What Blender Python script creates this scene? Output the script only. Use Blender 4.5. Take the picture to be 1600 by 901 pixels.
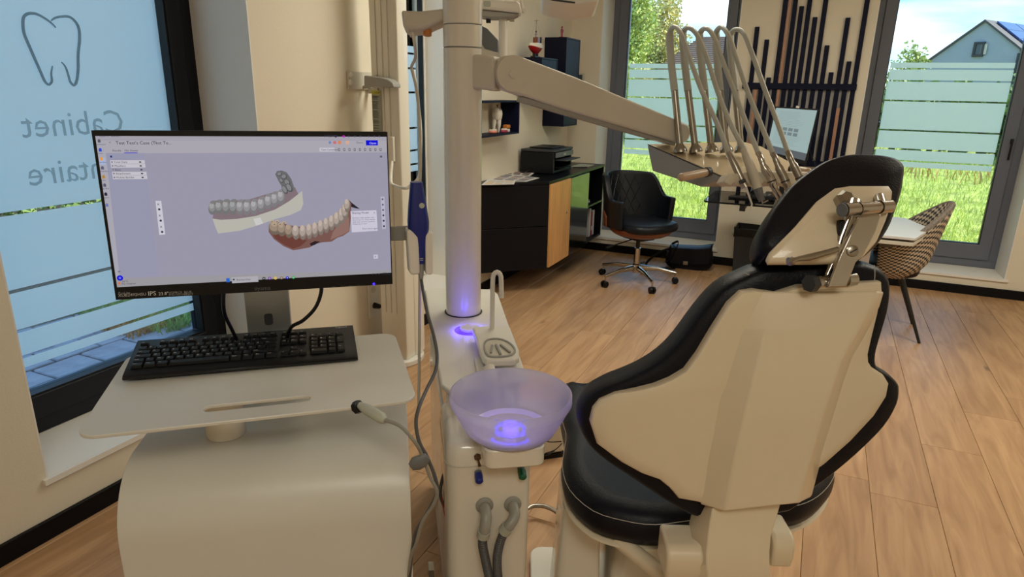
import bpy, bmesh, math, random
import numpy as np
from mathutils import Vector, Matrix, noise

for o in list(bpy.data.objects): bpy.data.objects.remove(o)
scene = bpy.context.scene
COL = scene.collection
random.seed(7)
V = Vector

# ---------------------------------------------------------------- camera
FPX, YAW, PIT, ROL, EYE = 1034.1, -0.42638, 0.294343, 0.01912, V((0, 0, 1.5))
CF = V((math.sin(YAW)*math.cos(PIT), math.cos(YAW)*math.cos(PIT), -math.sin(PIT)))
_r = V((math.cos(YAW), -math.sin(YAW), 0)); _u = _r.cross(CF)
CR = math.cos(ROL)*_r + math.sin(ROL)*_u
CU = -math.sin(ROL)*_r + math.cos(ROL)*_u
cam_d = bpy.data.cameras.new('camera'); cam = bpy.data.objects.new('camera', cam_d); COL.objects.link(cam)
cam.matrix_world = Matrix(((CR.x, CU.x, -CF.x, EYE.x), (CR.y, CU.y, -CF.y, EYE.y), (CR.z, CU.z, -CF.z, EYE.z), (0, 0, 0, 1)))
cam_d.sensor_fit = 'HORIZONTAL'; cam_d.sensor_width = 36; cam_d.lens = FPX/1600*36; cam_d.clip_start = 0.02; cam_d.clip_end = 300
scene.camera = cam

# ---------------------------------------------------------------- world, sun, lamps, exposure
w = bpy.data.worlds.new('sky'); scene.world = w; w.use_nodes = True
nt = w.node_tree; N = nt.nodes; L = nt.links; N.clear()
out = N.new('ShaderNodeOutputWorld'); bg = N.new('ShaderNodeBackground'); tc = N.new('ShaderNodeTexCoord')
sep = N.new('ShaderNodeSeparateXYZ'); cr = N.new('ShaderNodeValToRGB')
L.new(tc.outputs['Generated'], sep.inputs[0]); L.new(sep.outputs['Z'], cr.inputs[0])
e = cr.color_ramp.elements
e[0].position = 0.0; e[0].color = (.62, .80, .92, 1)
e[1].position = .6; e[1].color = (.08, .30, .70, 1)
m = e.new(.14); m.color = (.11, .40, .74, 1)
mp = N.new('ShaderNodeMapping'); mp.inputs['Scale'].default_value = (1.5, 1.5, 9)
nz = N.new('ShaderNodeTexNoise'); nz.inputs['Scale'].default_value = 2.2; nz.inputs['Detail'].default_value = 6
cl = N.new('ShaderNodeValToRGB'); cl.color_ramp.elements[0].position = .45; cl.color_ramp.elements[1].position = .78
cl.color_ramp.elements[1].color = (.75, .75, .75, 1)
mx = N.new('ShaderNodeMix'); mx.data_type = 'RGBA'; mx.inputs['B'].default_value = (1.3, 1.34, 1.36, 1)
L.new(tc.outputs['Generated'], mp.inputs[0]); L.new(mp.outputs[0], nz.inputs[0]); L.new(nz.outputs[0], cl.inputs[0])
L.new(cl.outputs[0], mx.inputs['Factor']); L.new(cr.outputs[0], mx.inputs['A']); L.new(mx.outputs['Result'], bg.inputs[0])
bg.inputs[1].default_value = 1.03
L.new(bg.outputs[0], out.inputs[0])

sd = bpy.data.lights.new('sun', 'SUN'); sd.energy = 4.4; sd.angle = .01; sd.color = (1, .93, .8)
so = bpy.data.objects.new('sun', sd); COL.objects.link(so)
so.rotation_euler = V((.86, .38, .80)).to_track_quat('Z', 'Y').to_euler()

def area(name, loc, size, power, col, direction=(0, 0, -1)):
    d = bpy.data.lights.new(name, 'AREA'); d.shape = 'RECTANGLE'; d.size = size[0]; d.size_y = size[1]; d.energy = power; d.color = col
    o = bpy.data.objects.new(name, d); COL.objects.link(o); o.location = loc
    o.rotation_euler = V(direction).to_track_quat('-Z', 'Y').to_euler(); return o
WARM = (1.0, .97, .83)  # tint of the unseen fill lights added under the ceiling to brighten the room
area('ceiling_fill_light', (.7, -.9, 2.70), (1.2, .6), 16, WARM)
area('ceiling_fill_light', (-.9, 3.4, 2.70), (1.2, .6), 17, WARM)
area('ceiling_fill_light', (1.5, 3.6, 2.70), (1.2, .6), 19, WARM)

vs = scene.view_settings; vs.view_transform = 'Standard'; vs.look = 'None'; vs.gamma = 1; vs.use_curve_mapping = False
vs.exposure = 1.0

# ---------------------------------------------------------------- pixel -> place
def ray(x, y): return CR*((x-800)/FPX) - CU*((y-450.5)/FPX) + CF
def onZ(x, y, z=0.): d = ray(x, y); return EYE + d*((z-EYE.z)/d.z)
def onX(x, y, X): d = ray(x, y); return EYE + d*(X/d.x)
def onY(x, y, Y): d = ray(x, y); return EYE + d*(Y/d.y)
def at(x, y, zc): return EYE + ray(x, y)*zc

class Fr:
    def __init__(s, o, u, v):
        s.o = V(o); s.u = V(u).normalized(); s.n = s.u.cross(V(v)).normalized(); s.v = s.n.cross(s.u)
    k = 1.
    def w(s, a, b, c=0.): return s.o + (s.u*a + s.v*b + s.n*c)*s.k
    def pix(s, x, y, off=0.):
        d = ray(x, y); t = ((s.o + s.n*off) - EYE).dot(s.n)/d.dot(s.n); p = EYE + d*t - s.o
        return (p.dot(s.u), p.dot(s.v))
def fitfr(q):
    c = V(q[:3]); yw, pt, rl = q[3:]
    n = V((math.sin(yw)*math.cos(pt), -math.cos(yw)*math.cos(pt), math.sin(pt))); r = V((math.cos(yw), math.sin(yw), 0)); u = n.cross(r)
    return Fr(c, math.cos(rl)*r + math.sin(rl)*u, -math.sin(rl)*r + math.cos(rl)*u)
WORLD = Fr((0, 0, 0), (1, 0, 0), (0, 1, 0))

# ---------------------------------------------------------------- materials
def lin(c):
    return tuple([((v/255.)/12.92 if v/255. <= .04045 else ((v/255.+.055)/1.055)**2.4) for v in c[:3]]) + (1,)
MATS = {}
def pm(name, rgb, rough=.5, metal=0., var=.06, scale=8., bump=0., bscale=60., coat=0., spec=.5, emit=None, es=0., stretch=(1, 1, 1)):
    if name in MATS: return MATS[name]
    m = bpy.data.materials.new(name); m.use_nodes = True; MATS[name] = m
    t = m.node_tree; b = t.nodes['Principled BSDF']; b.inputs['Roughness'].default_value = rough; b.inputs['Metallic'].default_value = metal
    b.inputs['Specular IOR Level'].default_value = spec
    if coat: b.inputs['Coat Weight'].default_value = coat; b.inputs['Coat Roughness'].default_value = .05
    c = lin(rgb)
    tcn = t.nodes.new('ShaderNodeTexCoord'); mpn = t.nodes.new('ShaderNodeMapping'); mpn.inputs['Scale'].default_value = stretch
    t.links.new(tcn.outputs['Object'], mpn.inputs[0])
    nn = t.nodes.new('ShaderNodeTexNoise'); nn.inputs['Scale'].default_value = scale; nn.inputs['Detail'].default_value = 4
    t.links.new(mpn.outputs[0], nn.inputs[0])
    rp = t.nodes.new('ShaderNodeValToRGB'); rp.color_ramp.elements[0].position = .3; rp.color_ramp.elements[1].position = .7
    rp.color_ramp.elements[0].color = tuple(v*(1-var) for v in c[:3])+(1,); rp.color_ramp.elements[1].color = tuple(min(1, v*(1+var)) for v in c[:3])+(1,)
    t.links.new(nn.outputs[0], rp.inputs[0]); t.links.new(rp.outputs[0], b.inputs['Base Color'])
    if bump:
        n2 = t.nodes.new('ShaderNodeTexNoise'); n2.inputs['Scale'].default_value = bscale; n2.inputs['Detail'].default_value = 3
        t.links.new(mpn.outputs[0], n2.inputs[0])
        bp = t.nodes.new('ShaderNodeBump'); bp.inputs['Strength'].default_value = bump; bp.inputs['Distance'].default_value = .002
        t.links.new(n2.outputs[0], bp.inputs['Height']); t.links.new(bp.outputs[0], b.inputs['Normal'])
    if emit:
        b.inputs['Emission Color'].default_value = lin(emit); b.inputs['Emission Strength'].default_value = es
    return m
def newmat(name):
    m = bpy.data.materials.new(name); m.use_nodes = True; m.node_tree.nodes.clear(); MATS[name] = m
    return m, m.node_tree.nodes, m.node_tree.links

pm('wall_paint', (226, 216, 196), .75, var=.015, scale=2, bump=.25, bscale=140)
pm('jamb_white', (235, 230, 222), .5, var=.01, scale=3)
pm('ceiling_white', (236, 232, 224), .8, var=.01)
pm('black_trim', (10, 10, 14), .45, var=.1, spec=.2)
pm('frame_dark', (22, 24, 31), .4, var=.04, scale=3, spec=.25)
pm('frame_grey', (100, 104, 116), .4, var=.04, scale=3)
pm('gasket_black', (12, 13, 15), .5)
pm('gloss_white', (226, 220, 206), .22, var=.01, coat=.5)
pm('satin_white', (225, 220, 208), .38, var=.015)
pm('cart_white', (214, 213, 205), .35, var=.015)
pm('hose_pale', (184, 186, 176), .4, var=.02)
pm('tweed_grey', (120, 110, 100), .9, var=.35, scale=90)
pm('beige_plastic', (205, 198, 182), .4, var=.02)
pm('grey_plastic', (150, 148, 140), .4, var=.03)
pm('mid_grey', (105, 108, 110), .5, var=.03)
pm('dark_grey', (48, 50, 54), .5, var=.05)
pm('black_plastic', (11, 12, 16), .38, var=.08, spec=.3)
pm('key_black', (13, 15, 20), .42, var=.08, spec=.35)
pm('leather_black', (12, 14, 24), .42, var=.12, scale=30, bump=.35, bscale=260, spec=.24)
pm('leather_office', (13, 17, 25), .4, var=.1, scale=30, bump=.25, bscale=260, spec=.35)
pm('stitch', (190, 185, 175), .8)
pm('chrome', (190, 186, 180), .16, metal=1., var=.01)
pm('steel', (165, 160, 150), .3, metal=1., var=.03)
pm('aluminium', (165, 168, 168), .38, metal=.85, var=.02)
pm('bentwood', (120, 62, 38), .35, var=.25, scale=6, stretch=(1, 1, 8), coat=.3)
pm('oak_door', (214, 160, 100), .45, var=.14, scale=5, stretch=(6, 6, .6))
pm('black_gloss', (16, 20, 20), .14, var=.04, coat=.6)
pm('cabinet_black', (10, 12, 19), .35, var=.08, spec=.18)
pm('box_navy', (12, 17, 38), .45, var=.06, spec=.2)
pm('slat_black', (12, 17, 42), .5, spec=.15, var=.1, scale=5, stretch=(4, 4, .5))
pm('slat_copper', (172, 128, 104), .4, var=.08)
pm('slat_back', (176, 172, 164), .7, var=.03)
pm('scanner_blue', (22, 40, 122), .3, var=.02)
pm('hose_grey', (78, 78, 78), .5, var=.05)
pm('cable_grey', (140, 138, 130), .5)
pm('cable_dark', (62, 60, 58), .5)
pm('knob_blue', (16, 40, 130), .35)
pm('knob_green', (10, 90, 60), .35)
pm('brown', (92, 62, 42), .4)
pm('orange', (196, 120, 48), .4)
pm('paper', (222, 218, 212), .7, var=.02)
pm('red', (160, 24, 28), .4)
pm('pink', (214, 130, 110), .4, var=.08, scale=60)
pm('magenta', (150, 40, 80), .35, var=.08)
pm('tooth_ivory', (226, 220, 206), .3, var=.02)
pm('skirt_white', (224, 220, 210), .35)
pm('table_white', (214, 212, 212), .3, var=.01)
pm('black_metal', (14, 15, 17), .4, var=.05)
pm('yellow', (198, 190, 70), .5)
pm('label_grey', (176, 180, 168), .6)
pm('lcd', (70, 84, 92), .3)
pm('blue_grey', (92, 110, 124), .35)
pm('handle_bronze', (188, 160, 130), .35, var=.04)
pm('tray_gloss', (216, 196, 164), .08, var=.01, coat=.8)
pm('cream_shell', (222, 208, 182), .32, var=.015, coat=.25)
pm('bluelight', (10, 10, 60), .4, emit=(30, 14, 255), es=6)

# glass: thin clear pane
m, n, l = newmat('pane_glass')
o = n.new('ShaderNodeOutputMaterial'); mix = n.new('ShaderNodeMixShader'); tr = n.new('ShaderNodeBsdfTransparent'); gl = n.new('ShaderNodeBsdfGlossy'); lw = n.new('ShaderNodeFresnel')
tr.inputs[0].default_value = (.94, .97, .96, 1); gl.inputs['Roughness'].default_value = .02; lw.inputs[0].default_value = 1.35
l.new(lw.outputs[0], mix.inputs[0]); l.new(tr.outputs[0], mix.inputs[1]); l.new(gl.outputs[0], mix.inputs[2]); l.new(mix.outputs[0], o.inputs[0])
def film(name, c1, dens=1.0):
    m, n, l = newmat(name)
    o = n.new('ShaderNodeOutputMaterial'); a = n.new('ShaderNodeAddShader'); t = n.new('ShaderNodeBsdfTranslucent'); d = n.new('ShaderNodeBsdfDiffuse')
    t.inputs[0].default_value = c1; d.inputs[0].default_value = (.10, .12, .12, 1)
    nn = n.new('ShaderNodeTexNoise'); nn.inputs['Scale'].default_value = 1.4; rp = n.new('ShaderNodeValToRGB')
    rp.color_ramp.elements[0].color = tuple(v*.93 for v in c1[:3])+(1,); rp.color_ramp.elements[1].color = c1
    tcn = n.new('ShaderNodeTexCoord'); l.new(tcn.outputs['Object'], nn.inputs[0]); l.new(nn.outputs[0], rp.inputs[0]); l.new(rp.outputs[0], t.inputs[0])
    l.new(t.outputs[0], a.inputs[0]); l.new(d.outputs[0], a.inputs[1]); l.new(a.outputs[0], o.inputs[0])
film('frost_film', (.96, 1.0, .99, 1))
film('frost_film_left', (.90, .98, .98, 1))
# lettering on the frosted film, half see-through
m, n, l = newmat('film_print')
o = n.new('ShaderNodeOutputMaterial'); mix = n.new('ShaderNodeMixShader'); tr = n.new('ShaderNodeBsdfTransparent'); d = n.new('ShaderNodeBsdfDiffuse')
d.inputs[0].default_value = lin((70, 104, 136)); mix.inputs[0].default_value = .5
l.new(tr.outputs[0], mix.inputs[1]); l.new(d.outputs[0], mix.inputs[2]); l.new(mix.outputs[0], o.inputs[0])
# cuspidor: milky frosted glass
m, n, l = newmat('milky_glass')
o = n.new('ShaderNodeOutputMaterial'); b = n.new('ShaderNodeBsdfPrincipled'); b.inputs['Base Color'].default_value = lin((244, 243, 244)); b.inputs['Roughness'].default_value = .16
b.inputs['Transmission Weight'].default_value = .62; b.inputs['IOR'].default_value = 1.18
t = n.new('ShaderNodeBsdfTranslucent'); t.inputs[0].default_value = lin((222, 220, 240)); mix = n.new('ShaderNodeMixShader'); mix.inputs[0].default_value = .36
m3 = n.new('ShaderNodeMixShader'); m3.inputs[0].default_value = .22; tp = n.new('ShaderNodeBsdfTransparent')
l.new(b.outputs[0], mix.inputs[1]); l.new(t.outputs[0], mix.inputs[2]); l.new(mix.outputs[0], m3.inputs[1]); l.new(tp.outputs[0], m3.inputs[2]); l.new(m3.outputs[0], o.inputs[0])
# flat printed or lit pictures: colour attribute
for nm, em in (('screen_pixels', True), ('printed_ink', False)):
    m, n, l = newmat(nm); o = n.new('ShaderNodeOutputMaterial'); a = n.new('ShaderNodeAttribute'); a.attribute_name = 'Col'
    s = n.new('ShaderNodeEmission' if em else 'ShaderNodeBsdfPrincipled'); l.new(a.outputs['Color'], s.inputs[0]); l.new(s.outputs[0], o.inputs[0])
    if not em: s.inputs['Roughness'].default_value = .5
# wood floor
m, n, l = newmat('oak_floor')
o = n.new('ShaderNodeOutputMaterial'); b = n.new('ShaderNodeBsdfPrincipled'); tcn = n.new('ShaderNodeTexCoord'); oi = n.new('ShaderNodeObjectInfo')
mp1 = n.new('ShaderNodeMapping'); mp1.inputs['Scale'].default_value = (9, .9, 1); va = n.new('ShaderNodeVectorMath'); va.operation = 'SCALE'; va.inputs[3].default_value = 37.
cmb = n.new('ShaderNodeCombineXYZ'); ad = n.new('ShaderNodeVectorMath')
for i in range(3): l.new(oi.outputs['Random'], cmb.inputs[i])
l.new(cmb.outputs[0], va.inputs[0]); l.new(tcn.outputs['Object'], ad.inputs[0]); l.new(va.outputs[0], ad.inputs[1]); l.new(ad.outputs[0], mp1.inputs[0])
n1 = n.new('ShaderNodeTexNoise'); n1.inputs['Scale'].default_value = 2.2; n1.inputs['Detail'].default_value = 8; n1.inputs['Distortion'].default_value = 1.2
l.new(mp1.outputs[0], n1.inputs[0])
r1 = n.new('ShaderNodeValToRGB'); r1.color_ramp.elements[0].position = .28; r1.color_ramp.elements[1].position = .72
r1.color_ramp.elements[0].color = lin((164, 124, 87)); r1.color_ramp.elements[1].color = lin((199, 158, 116)); l.new(n1.outputs[0], r1.inputs[0])
vo = n.new('ShaderNodeTexVoronoi'); vo.inputs['Scale'].default_value = 1.5; mp2 = n.new('ShaderNodeMapping'); mp2.inputs['Scale'].default_value = (2.4, .9, 1)
l.new(ad.outputs[0], mp2.inputs[0]); l.new(mp2.outputs[0], vo.inputs[0])
kr = n.new('ShaderNodeValToRGB'); kr.color_ramp.elements[0].position = .015; kr.color_ramp.elements[0].color = (.35, .33, .33, 1); kr.color_ramp.elements[1].position = .075; kr.color_ramp.elements[1].color = (1, 1, 1, 1)
l.new(vo.outputs['Distance'], kr.inputs[0])
ml = n.new('ShaderNodeMix'); ml.data_type = 'RGBA'; ml.blend_type = 'MULTIPLY'; ml.inputs['Factor'].default_value = 1
l.new(r1.outputs[0], ml.inputs['A']); l.new(kr.outputs[0], ml.inputs['B'])
hs = n.new('ShaderNodeHueSaturation'); mr = n.new('ShaderNodeMapRange'); mr.inputs['To Min'].default_value = .92; mr.inputs['To Max'].default_value = 1.06
l.new(oi.outputs['Random'], mr.inputs[0]); l.new(mr.outputs[0], hs.inputs['Value']); l.new(ml.outputs['Result'], hs.inputs['Color']); l.new(hs.outputs[0], b.inputs['Base Color'])
b.inputs['Roughness'].default_value = .42
n3 = n.new('ShaderNodeTexNoise'); n3.inputs['Scale'].default_value = 40; l.new(mp1.outputs[0], n3.inputs[0]); bp = n.new('ShaderNodeBump'); bp.inputs['Strength'].default_value = .12; bp.inputs['Distance'].default_value = .002
l.new(n3.outputs[0], bp.inputs['Height']); l.new(bp.outputs[0], b.inputs['Normal']); l.new(b.outputs[0], o.inputs[0])
# houndstooth cloth from UVs
m, n, l = newmat('houndstooth')
o = n.new('ShaderNodeOutputMaterial'); b = n.new('ShaderNodeBsdfPrincipled'); b.inputs['Roughness'].default_value = .9
uv = n.new('ShaderNodeTexCoord'); ck = n.new('ShaderNodeTexChecker'); ck.inputs['Scale'].default_value = 1.0
wv = n.new('ShaderNodeTexWave'); wv.inputs['Scale'].default_value = .55; wv.bands_direction = 'DIAGONAL'
ck.inputs[1].default_value = lin((196, 176, 150)); ck.inputs[2].default_value = lin((26, 24, 26))
l.new(uv.outputs['UV'], ck.inputs[0]); l.new(uv.outputs['UV'], wv.inputs[0])
mx = n.new('ShaderNodeMix'); mx.data_type = 'RGBA'; mx.inputs['Factor'].default_value = .07; l.new(ck.outputs[0], mx.inputs['A']); l.new(wv.outputs[0], mx.inputs['B'])
l.new(mx.outputs['Result'], b.inputs['Base Color']); l.new(b.outputs[0], o.inputs[0])
# outdoors
pm('grass', (184, 196, 96), .7, var=.5, scale=2.6)
pm('verge_green', (150, 176, 96), .7, var=.35, scale=3)
pm('dry_grass', (196, 150, 96), .8, var=.3, scale=5)
pm('lawn_soil', (162, 176, 84), .9, var=.45, scale=4)
pm('leaf_green', (176, 188, 104), .7, var=.4, scale=2.5)
pm('leaf_yellow', (206, 196, 124), .7, var=.35, scale=2.5)
pm('leaf_dark', (110, 136, 74), .7, var=.4, scale=3)
pm('bark', (90, 74, 60), .9)
pm('render_grey', (158, 164, 174), .8, var=.03)
pm('render_cream', (206, 196, 180), .8, var=.03)
pm('roof_tile', (146, 122, 108), .7, var=.15, scale=3)
pm('roof_dark', (74, 72, 76), .7, var=.1)
pm('solar', (60, 80, 130), .15)
pm('stone', (150, 152, 160), .85, var=.16, scale=14, bump=.5, bscale=50)
pm('sand', (112, 104, 92), .9, var=.2, scale=20)

# ---------------------------------------------------------------- mesh building
class MB:
    def __init__(s): s.v = []; s.f = []; s.c = []; s.mi = []; s.uv = None; s.cm = 0
    def add(s, vs_, fs, mi=None, col=None):
        k = len(s.v); s.v += [tuple(p) for p in vs_]; s.f += [tuple(i+k for i in f) for f in fs]
        s.mi += [s.cm if mi is None else mi]*len(fs); s.c += [col]*len(fs); return s
    def box(s, a, b, fr=WORLD):
        x0, y0, z0 = a; x1, y1, z1 = b
        p = [fr.w(x, y, z) for z in (z0, z1) for x, y in ((x0, y0), (x1, y0), (x1, y1), (x0, y1))]
        return s.add(p, [(3, 2, 1, 0), (4, 5, 6, 7), (0, 1, 5, 4), (1, 2, 6, 5), (2, 3, 7, 6), (3, 0, 4, 7)])
    def prism(s, poly, z0, z1, fr=WORLD, top=None):
        n = len(poly); top = top or poly
        p = [fr.w(a, b, z0) for a, b in poly] + [fr.w(a, b, z1) for a, b in top]
        return s.add(p, [tuple(range(n-1, -1, -1)), tuple(range(n, 2*n))] + [(i, (i+1) % n, n+(i+1) % n, n+i) for i in range(n)])
    def loft(s, rings, cap=True, closed=False):
        n = len(rings[0]); p = [q for r in rings for q in r]; f = []
        m = len(rings)
        for j in range(m if closed else m-1):
            for i in range(n):
                a = j*n+i; b = j*n+(i+1) % n; jj = (j+1) % m
                f.append((a, b, jj*n+(i+1) % n, jj*n+i))
        if cap and not closed: f += [tuple(range(n-1, -1, -1)), tuple(range((m-1)*n, m*n))]
        return s.add(p, f)
    def tube(s, pts, r, seg=10, cap=True, flat=1.):
        pts = [V(p) for p in pts]; n = len(pts); rs = r if isinstance(r, (list, tuple)) else [r]*n
        rings = []; up = None
        for i, p in enumerate(pts):
            t = (pts[min(i+1, n-1)]-pts[max(i-1, 0)]).normalized()
            if up is None: up = V((0, 0, 1)) if abs(t.z) < .9 else V((1, 0, 0))
            a = t.cross(up).normalized(); b = a.cross(t).normalized(); up = b
            rings.append([p + (a*math.cos(k*2*math.pi/seg)*flat + b*math.sin(k*2*math.pi/seg))*rs[i] for k in range(seg)])
        return s.loft(rings, cap)
    def lathe(s, prof, c, axis=(0, 0, 1), seg=32, cap=True):
        c = V(c); z = V(axis).normalized(); x = z.orthogonal().normalized(); y = z.cross(x)
        rings = [[c + z*h + (x*math.cos(k*2*math.pi/seg)+y*math.sin(k*2*math.pi/seg))*max(r, 1e-5) for k in range(seg)] for r, h in prof]
        return s.loft(rings, cap)
    def cyl(s, a, b, r, r2=None, seg=20): return s.tube([a, b], [r, r if r2 is None else r2], seg)
    def ball(s, c, r, seg=14, fr=WORLD):
        c = V(c); r = (r, r, r) if not isinstance(r, (tuple, list)) else r; nn = seg//2
        rings = []
        for j in range(nn+1):
            ph = math.pi*(j+.001)/(nn+.002)
            rings.append([c + fr.u*(r[0]*math.sin(ph)*math.cos(k*2*math.pi/seg)) + fr.v*(r[1]*math.sin(ph)*math.sin(k*2*math.pi/seg)) - fr.n*(r[2]*math.cos(ph)) for k in range(seg)])
        return s.loft(rings)
    def poly2(s, pts, fr, off, col):
        n = len(pts); return s.add([fr.w(a, b, off) for a, b in pts], [tuple(range(n))], col=col)
    def build(s, name, mat, parent=None, bevel=0., seg=2, smooth=True, ang=40, sub=0, solid=0.):
        me = bpy.data.meshes.new(name)
        P = np.array(s.v, dtype=float)
        lo = P.min(0); hi = P.max(0); org = V(((lo[0]+hi[0])/2, (lo[1]+hi[1])/2, lo[2]))
        me.from_pydata([tuple(q) for q in (P - np.array(org))], [], s.f)
        for mm in (mat if isinstance(mat, (list, tuple)) else [mat]): me.materials.append(MATS[mm])
        if any(s.mi): me.polygons.foreach_set('material_index', s.mi)
        if any(c is not None for c in s.c):
            ca = me.color_attributes.new('Col', 'FLOAT_COLOR', 'CORNER'); dat = []
            for poly, c in zip(s.f, s.c): dat += list(c or (1, 1, 1, 1))*len(poly)
            ca.data.foreach_set('color', dat)
        if s.uv:
            ul = me.uv_layers.new(name='UVMap'); dat = []
            for poly in s.f:
                for i in poly: dat += list(s.uv[i])
            ul.data.foreach_set('uv', dat)
        if not any(c is not None for c in s.c):
            bm = bmesh.new(); bm.from_mesh(me); bmesh.ops.recalc_face_normals(bm, faces=bm.faces); bm.to_mesh(me); bm.free()
        if smooth:
            me.polygons.foreach_set('use_smooth', [True]*len(me.polygons)); me.set_sharp_from_angle(angle=math.radians(ang))
        o = bpy.data.objects.new(name, me); COL.objects.link(o)
        o['wl'] = list(org)
        if parent is not None:
            o.parent = parent; o.location = org - V(parent['wl'])
        else: o.location = org
        if solid: md = o.modifiers.new('solid', 'SOLIDIFY'); md.thickness = solid; md.offset = 0
        if bevel: md = o.modifiers.new('bevel', 'BEVEL'); md.width = bevel; md.segments = seg; md.limit_method = 'ANGLE'; md.angle_limit = math.radians(35); md.harden_normals = False
        if sub: md = o.modifiers.new('sub', 'SUBSURF'); md.levels = sub; md.render_levels = sub
        return o
def tag(o, label=None, cat=None, group=None, kind=None):
    if label: o['label'] = label
    if cat: o['category'] = cat
    if group: o['group'] = group
    if kind: o['kind'] = kind
    return o
def thing(name, loc, label, cat, group=None):
    o = bpy.data.objects.new(name, None); COL.objects.link(o); o.location = V(loc); o['wl'] = list(V(loc)); o.empty_display_size = .05
    return tag(o, label, cat, group)
def struct(name, mb, mat, parent=None, **k):
    o = mb.build(name, mat, parent, **k)
    if parent is None: o['kind'] = 'structure'
    return o
def rrect(w_, h_, r, seg=5, cx=0, cy=0):
    p = []
    for qx, qy, a0 in ((1, 1, 0), (-1, 1, 90), (-1, -1, 180), (1, -1, 270)):
        for k in range(seg+1):
            a = math.radians(a0+90*k/seg); p.append((cx+qx*(w_/2-r)+r*math.cos(a), cy+qy*(h_/2-r)+r*math.sin(a)))
    return p
def smoothline(pts, n=6, closed=False):
    P = [V(p) for p in pts]; o = []; m = len(P)
    rng = range(m) if closed else range(m-1)
    for i in rng:
        if closed: p0, p1, p2, p3 = P[i-1], P[i], P[(i+1) % m], P[(i+2) % m]
        else: p0, p1, p2, p3 = P[max(i-1, 0)], P[i], P[i+1], P[min(i+2, m-1)]
        for k in range(n):
            t = k/n; o.append(.5*((2*p1)+(p2-p0)*t+(2*p0-5*p1+4*p2-p3)*t*t+(3*p1-p0-3*p2+p3)*t**3))
    if not closed: o.append(P[-1])
    return o
def sm2(pts, n=4): return [(p.x, p.y) for p in smoothline([(a, b, 0) for a, b in pts], n, True)]
def text_polys(body, size):
    cu = bpy.data.curves.new('t', 'FONT'); cu.body = body; cu.size = size; cu.resolution_u = 2
    ob = bpy.data.objects.new('t', cu); COL.objects.link(ob)
    me = ob.to_mesh(); vs_ = [(v.co.x, v.co.y) for v in me.vertices]; fs = [tuple(p.vertices) for p in me.polygons]
    ob.to_mesh_clear(); bpy.data.objects.remove(ob); bpy.data.curves.remove(cu); return vs_, fs
def text(mb, fr, a, b, off, size, body, col=None, sx=1, mi=None, ang=0.):
    vs_, fs = text_polys(body, size); ca, sa = math.cos(ang), math.sin(ang)
    mb.add([fr.w(a+sx*(x*ca-y*sa), b+(x*sa+y*ca), off) for x, y in vs_], fs, mi, col)
def puff(mb, outline, fr, c0, c1, inset=.02, steps=5, bulge0=0., bulge1=0.):
    """pillow-like body between offsets c0 and c1, rounded rim, optional dome"""
    n = len(outline); cx = sum(p[0] for p in outline)/n; cy = sum(p[1] for p in outline)/n
    h = (c1-c0)/2; mid = (c0+c1)/2; rings = []
    def ring(sc, off, bl):
        return [fr.w(cx+(a-cx)*sc, cy+(b-cy)*sc, off+bl) for a, b in outline]
    rad = max(math.hypot(a-cx, b-cy) for a, b in outline); k = inset/rad
    for sc in (.02, .3, .55, .78):
        rings.append(ring(sc*(1-k), c0, -bulge0*(1-sc**2)))
    for j in range(steps+1):
        a = -math.pi/2+math.pi*j/steps; rings.append(ring(1-k+k*math.cos(a), mid+h*math.sin(a), 0))
    for sc in (.78, .55, .3, .02):
        rings.append(ring(sc*(1-k), c1, bulge1*(1-sc**2)))
    mb.loft(rings); return mb

# ================================================================ ROOM SHELL
XL, YB = -2.216, 6.08            # inner faces of the left wall and of the window wall
XG, YG = -2.585, 6.465           # glazing planes
TOP, CEIL = 2.6, 2.72
XR, YF = 2.7, -2.4
b = MB(); b.box((XL-.45, YF-.3, -.12), (XR+.3, YB+.45, -.013)); floor = struct('floor', b, 'sand', smooth=False)
tag(floor, 'oak plank floor of the treatment room')
# planks run towards the window wall
pw = .231; x0 = .59-13*pw; k = 0; rnd = random.Random(3)
seams = {0: None}
for i in range(22):
    xa = x0+i*pw; xb = xa+pw
    if xb > XR: break
    xa_ = max(xa, XL)
    y = YF+rnd.uniform(.2, 1.9); ys = [YF]
    fixed = {13: [3.19, 5.0, 1.2], 12: [2.66, 4.5, .8], 14: [3.65, 5.5, 1.7], 9: [2.9, 4.6]}.get(i)
    if fixed: ys += sorted(fixed)
    else:
        while y < YB-.3: ys.append(y); y += rnd.choice((1.2, 1.6, 1.9, 2.1))
    ys.append(YB)
    for ya, yb in zip(ys, ys[1:]):
        g = .0006; b = MB(); e_ = .0013; z = -rnd.uniform(0, .0004)
        b.prism([(xa_+g, ya+g), (xb-g, ya+g), (xb-g, yb-g), (xa_+g, yb-g)], -.013, z-.0015)
        p = [(xa_+g, ya+g), (xb-g, ya+g), (xb-g, yb-g), (xa_+g, yb-g)]; q = [(xa_+g+e_, ya+g+e_), (xb-g-e_, ya+g+e_), (xb-g-e_, yb-g-e_), (xa_+g+e_, yb-g-e_)]
        b = MB(); b.loft([[V((c[0], c[1], -.013)) for c in p], [V((c[0], c[1], z-.0015)) for c in p], [V((c[0], c[1], z)) for c in q]])
        b.build('plank', 'oak_floor', floor, smooth=False)
b = MB(); b.box((XL-.5, YF-.2, CEIL), (XR+.2, YB+.5, CEIL+.1)); struct('ceiling', b, 'ceiling_white', smooth=False)
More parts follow.
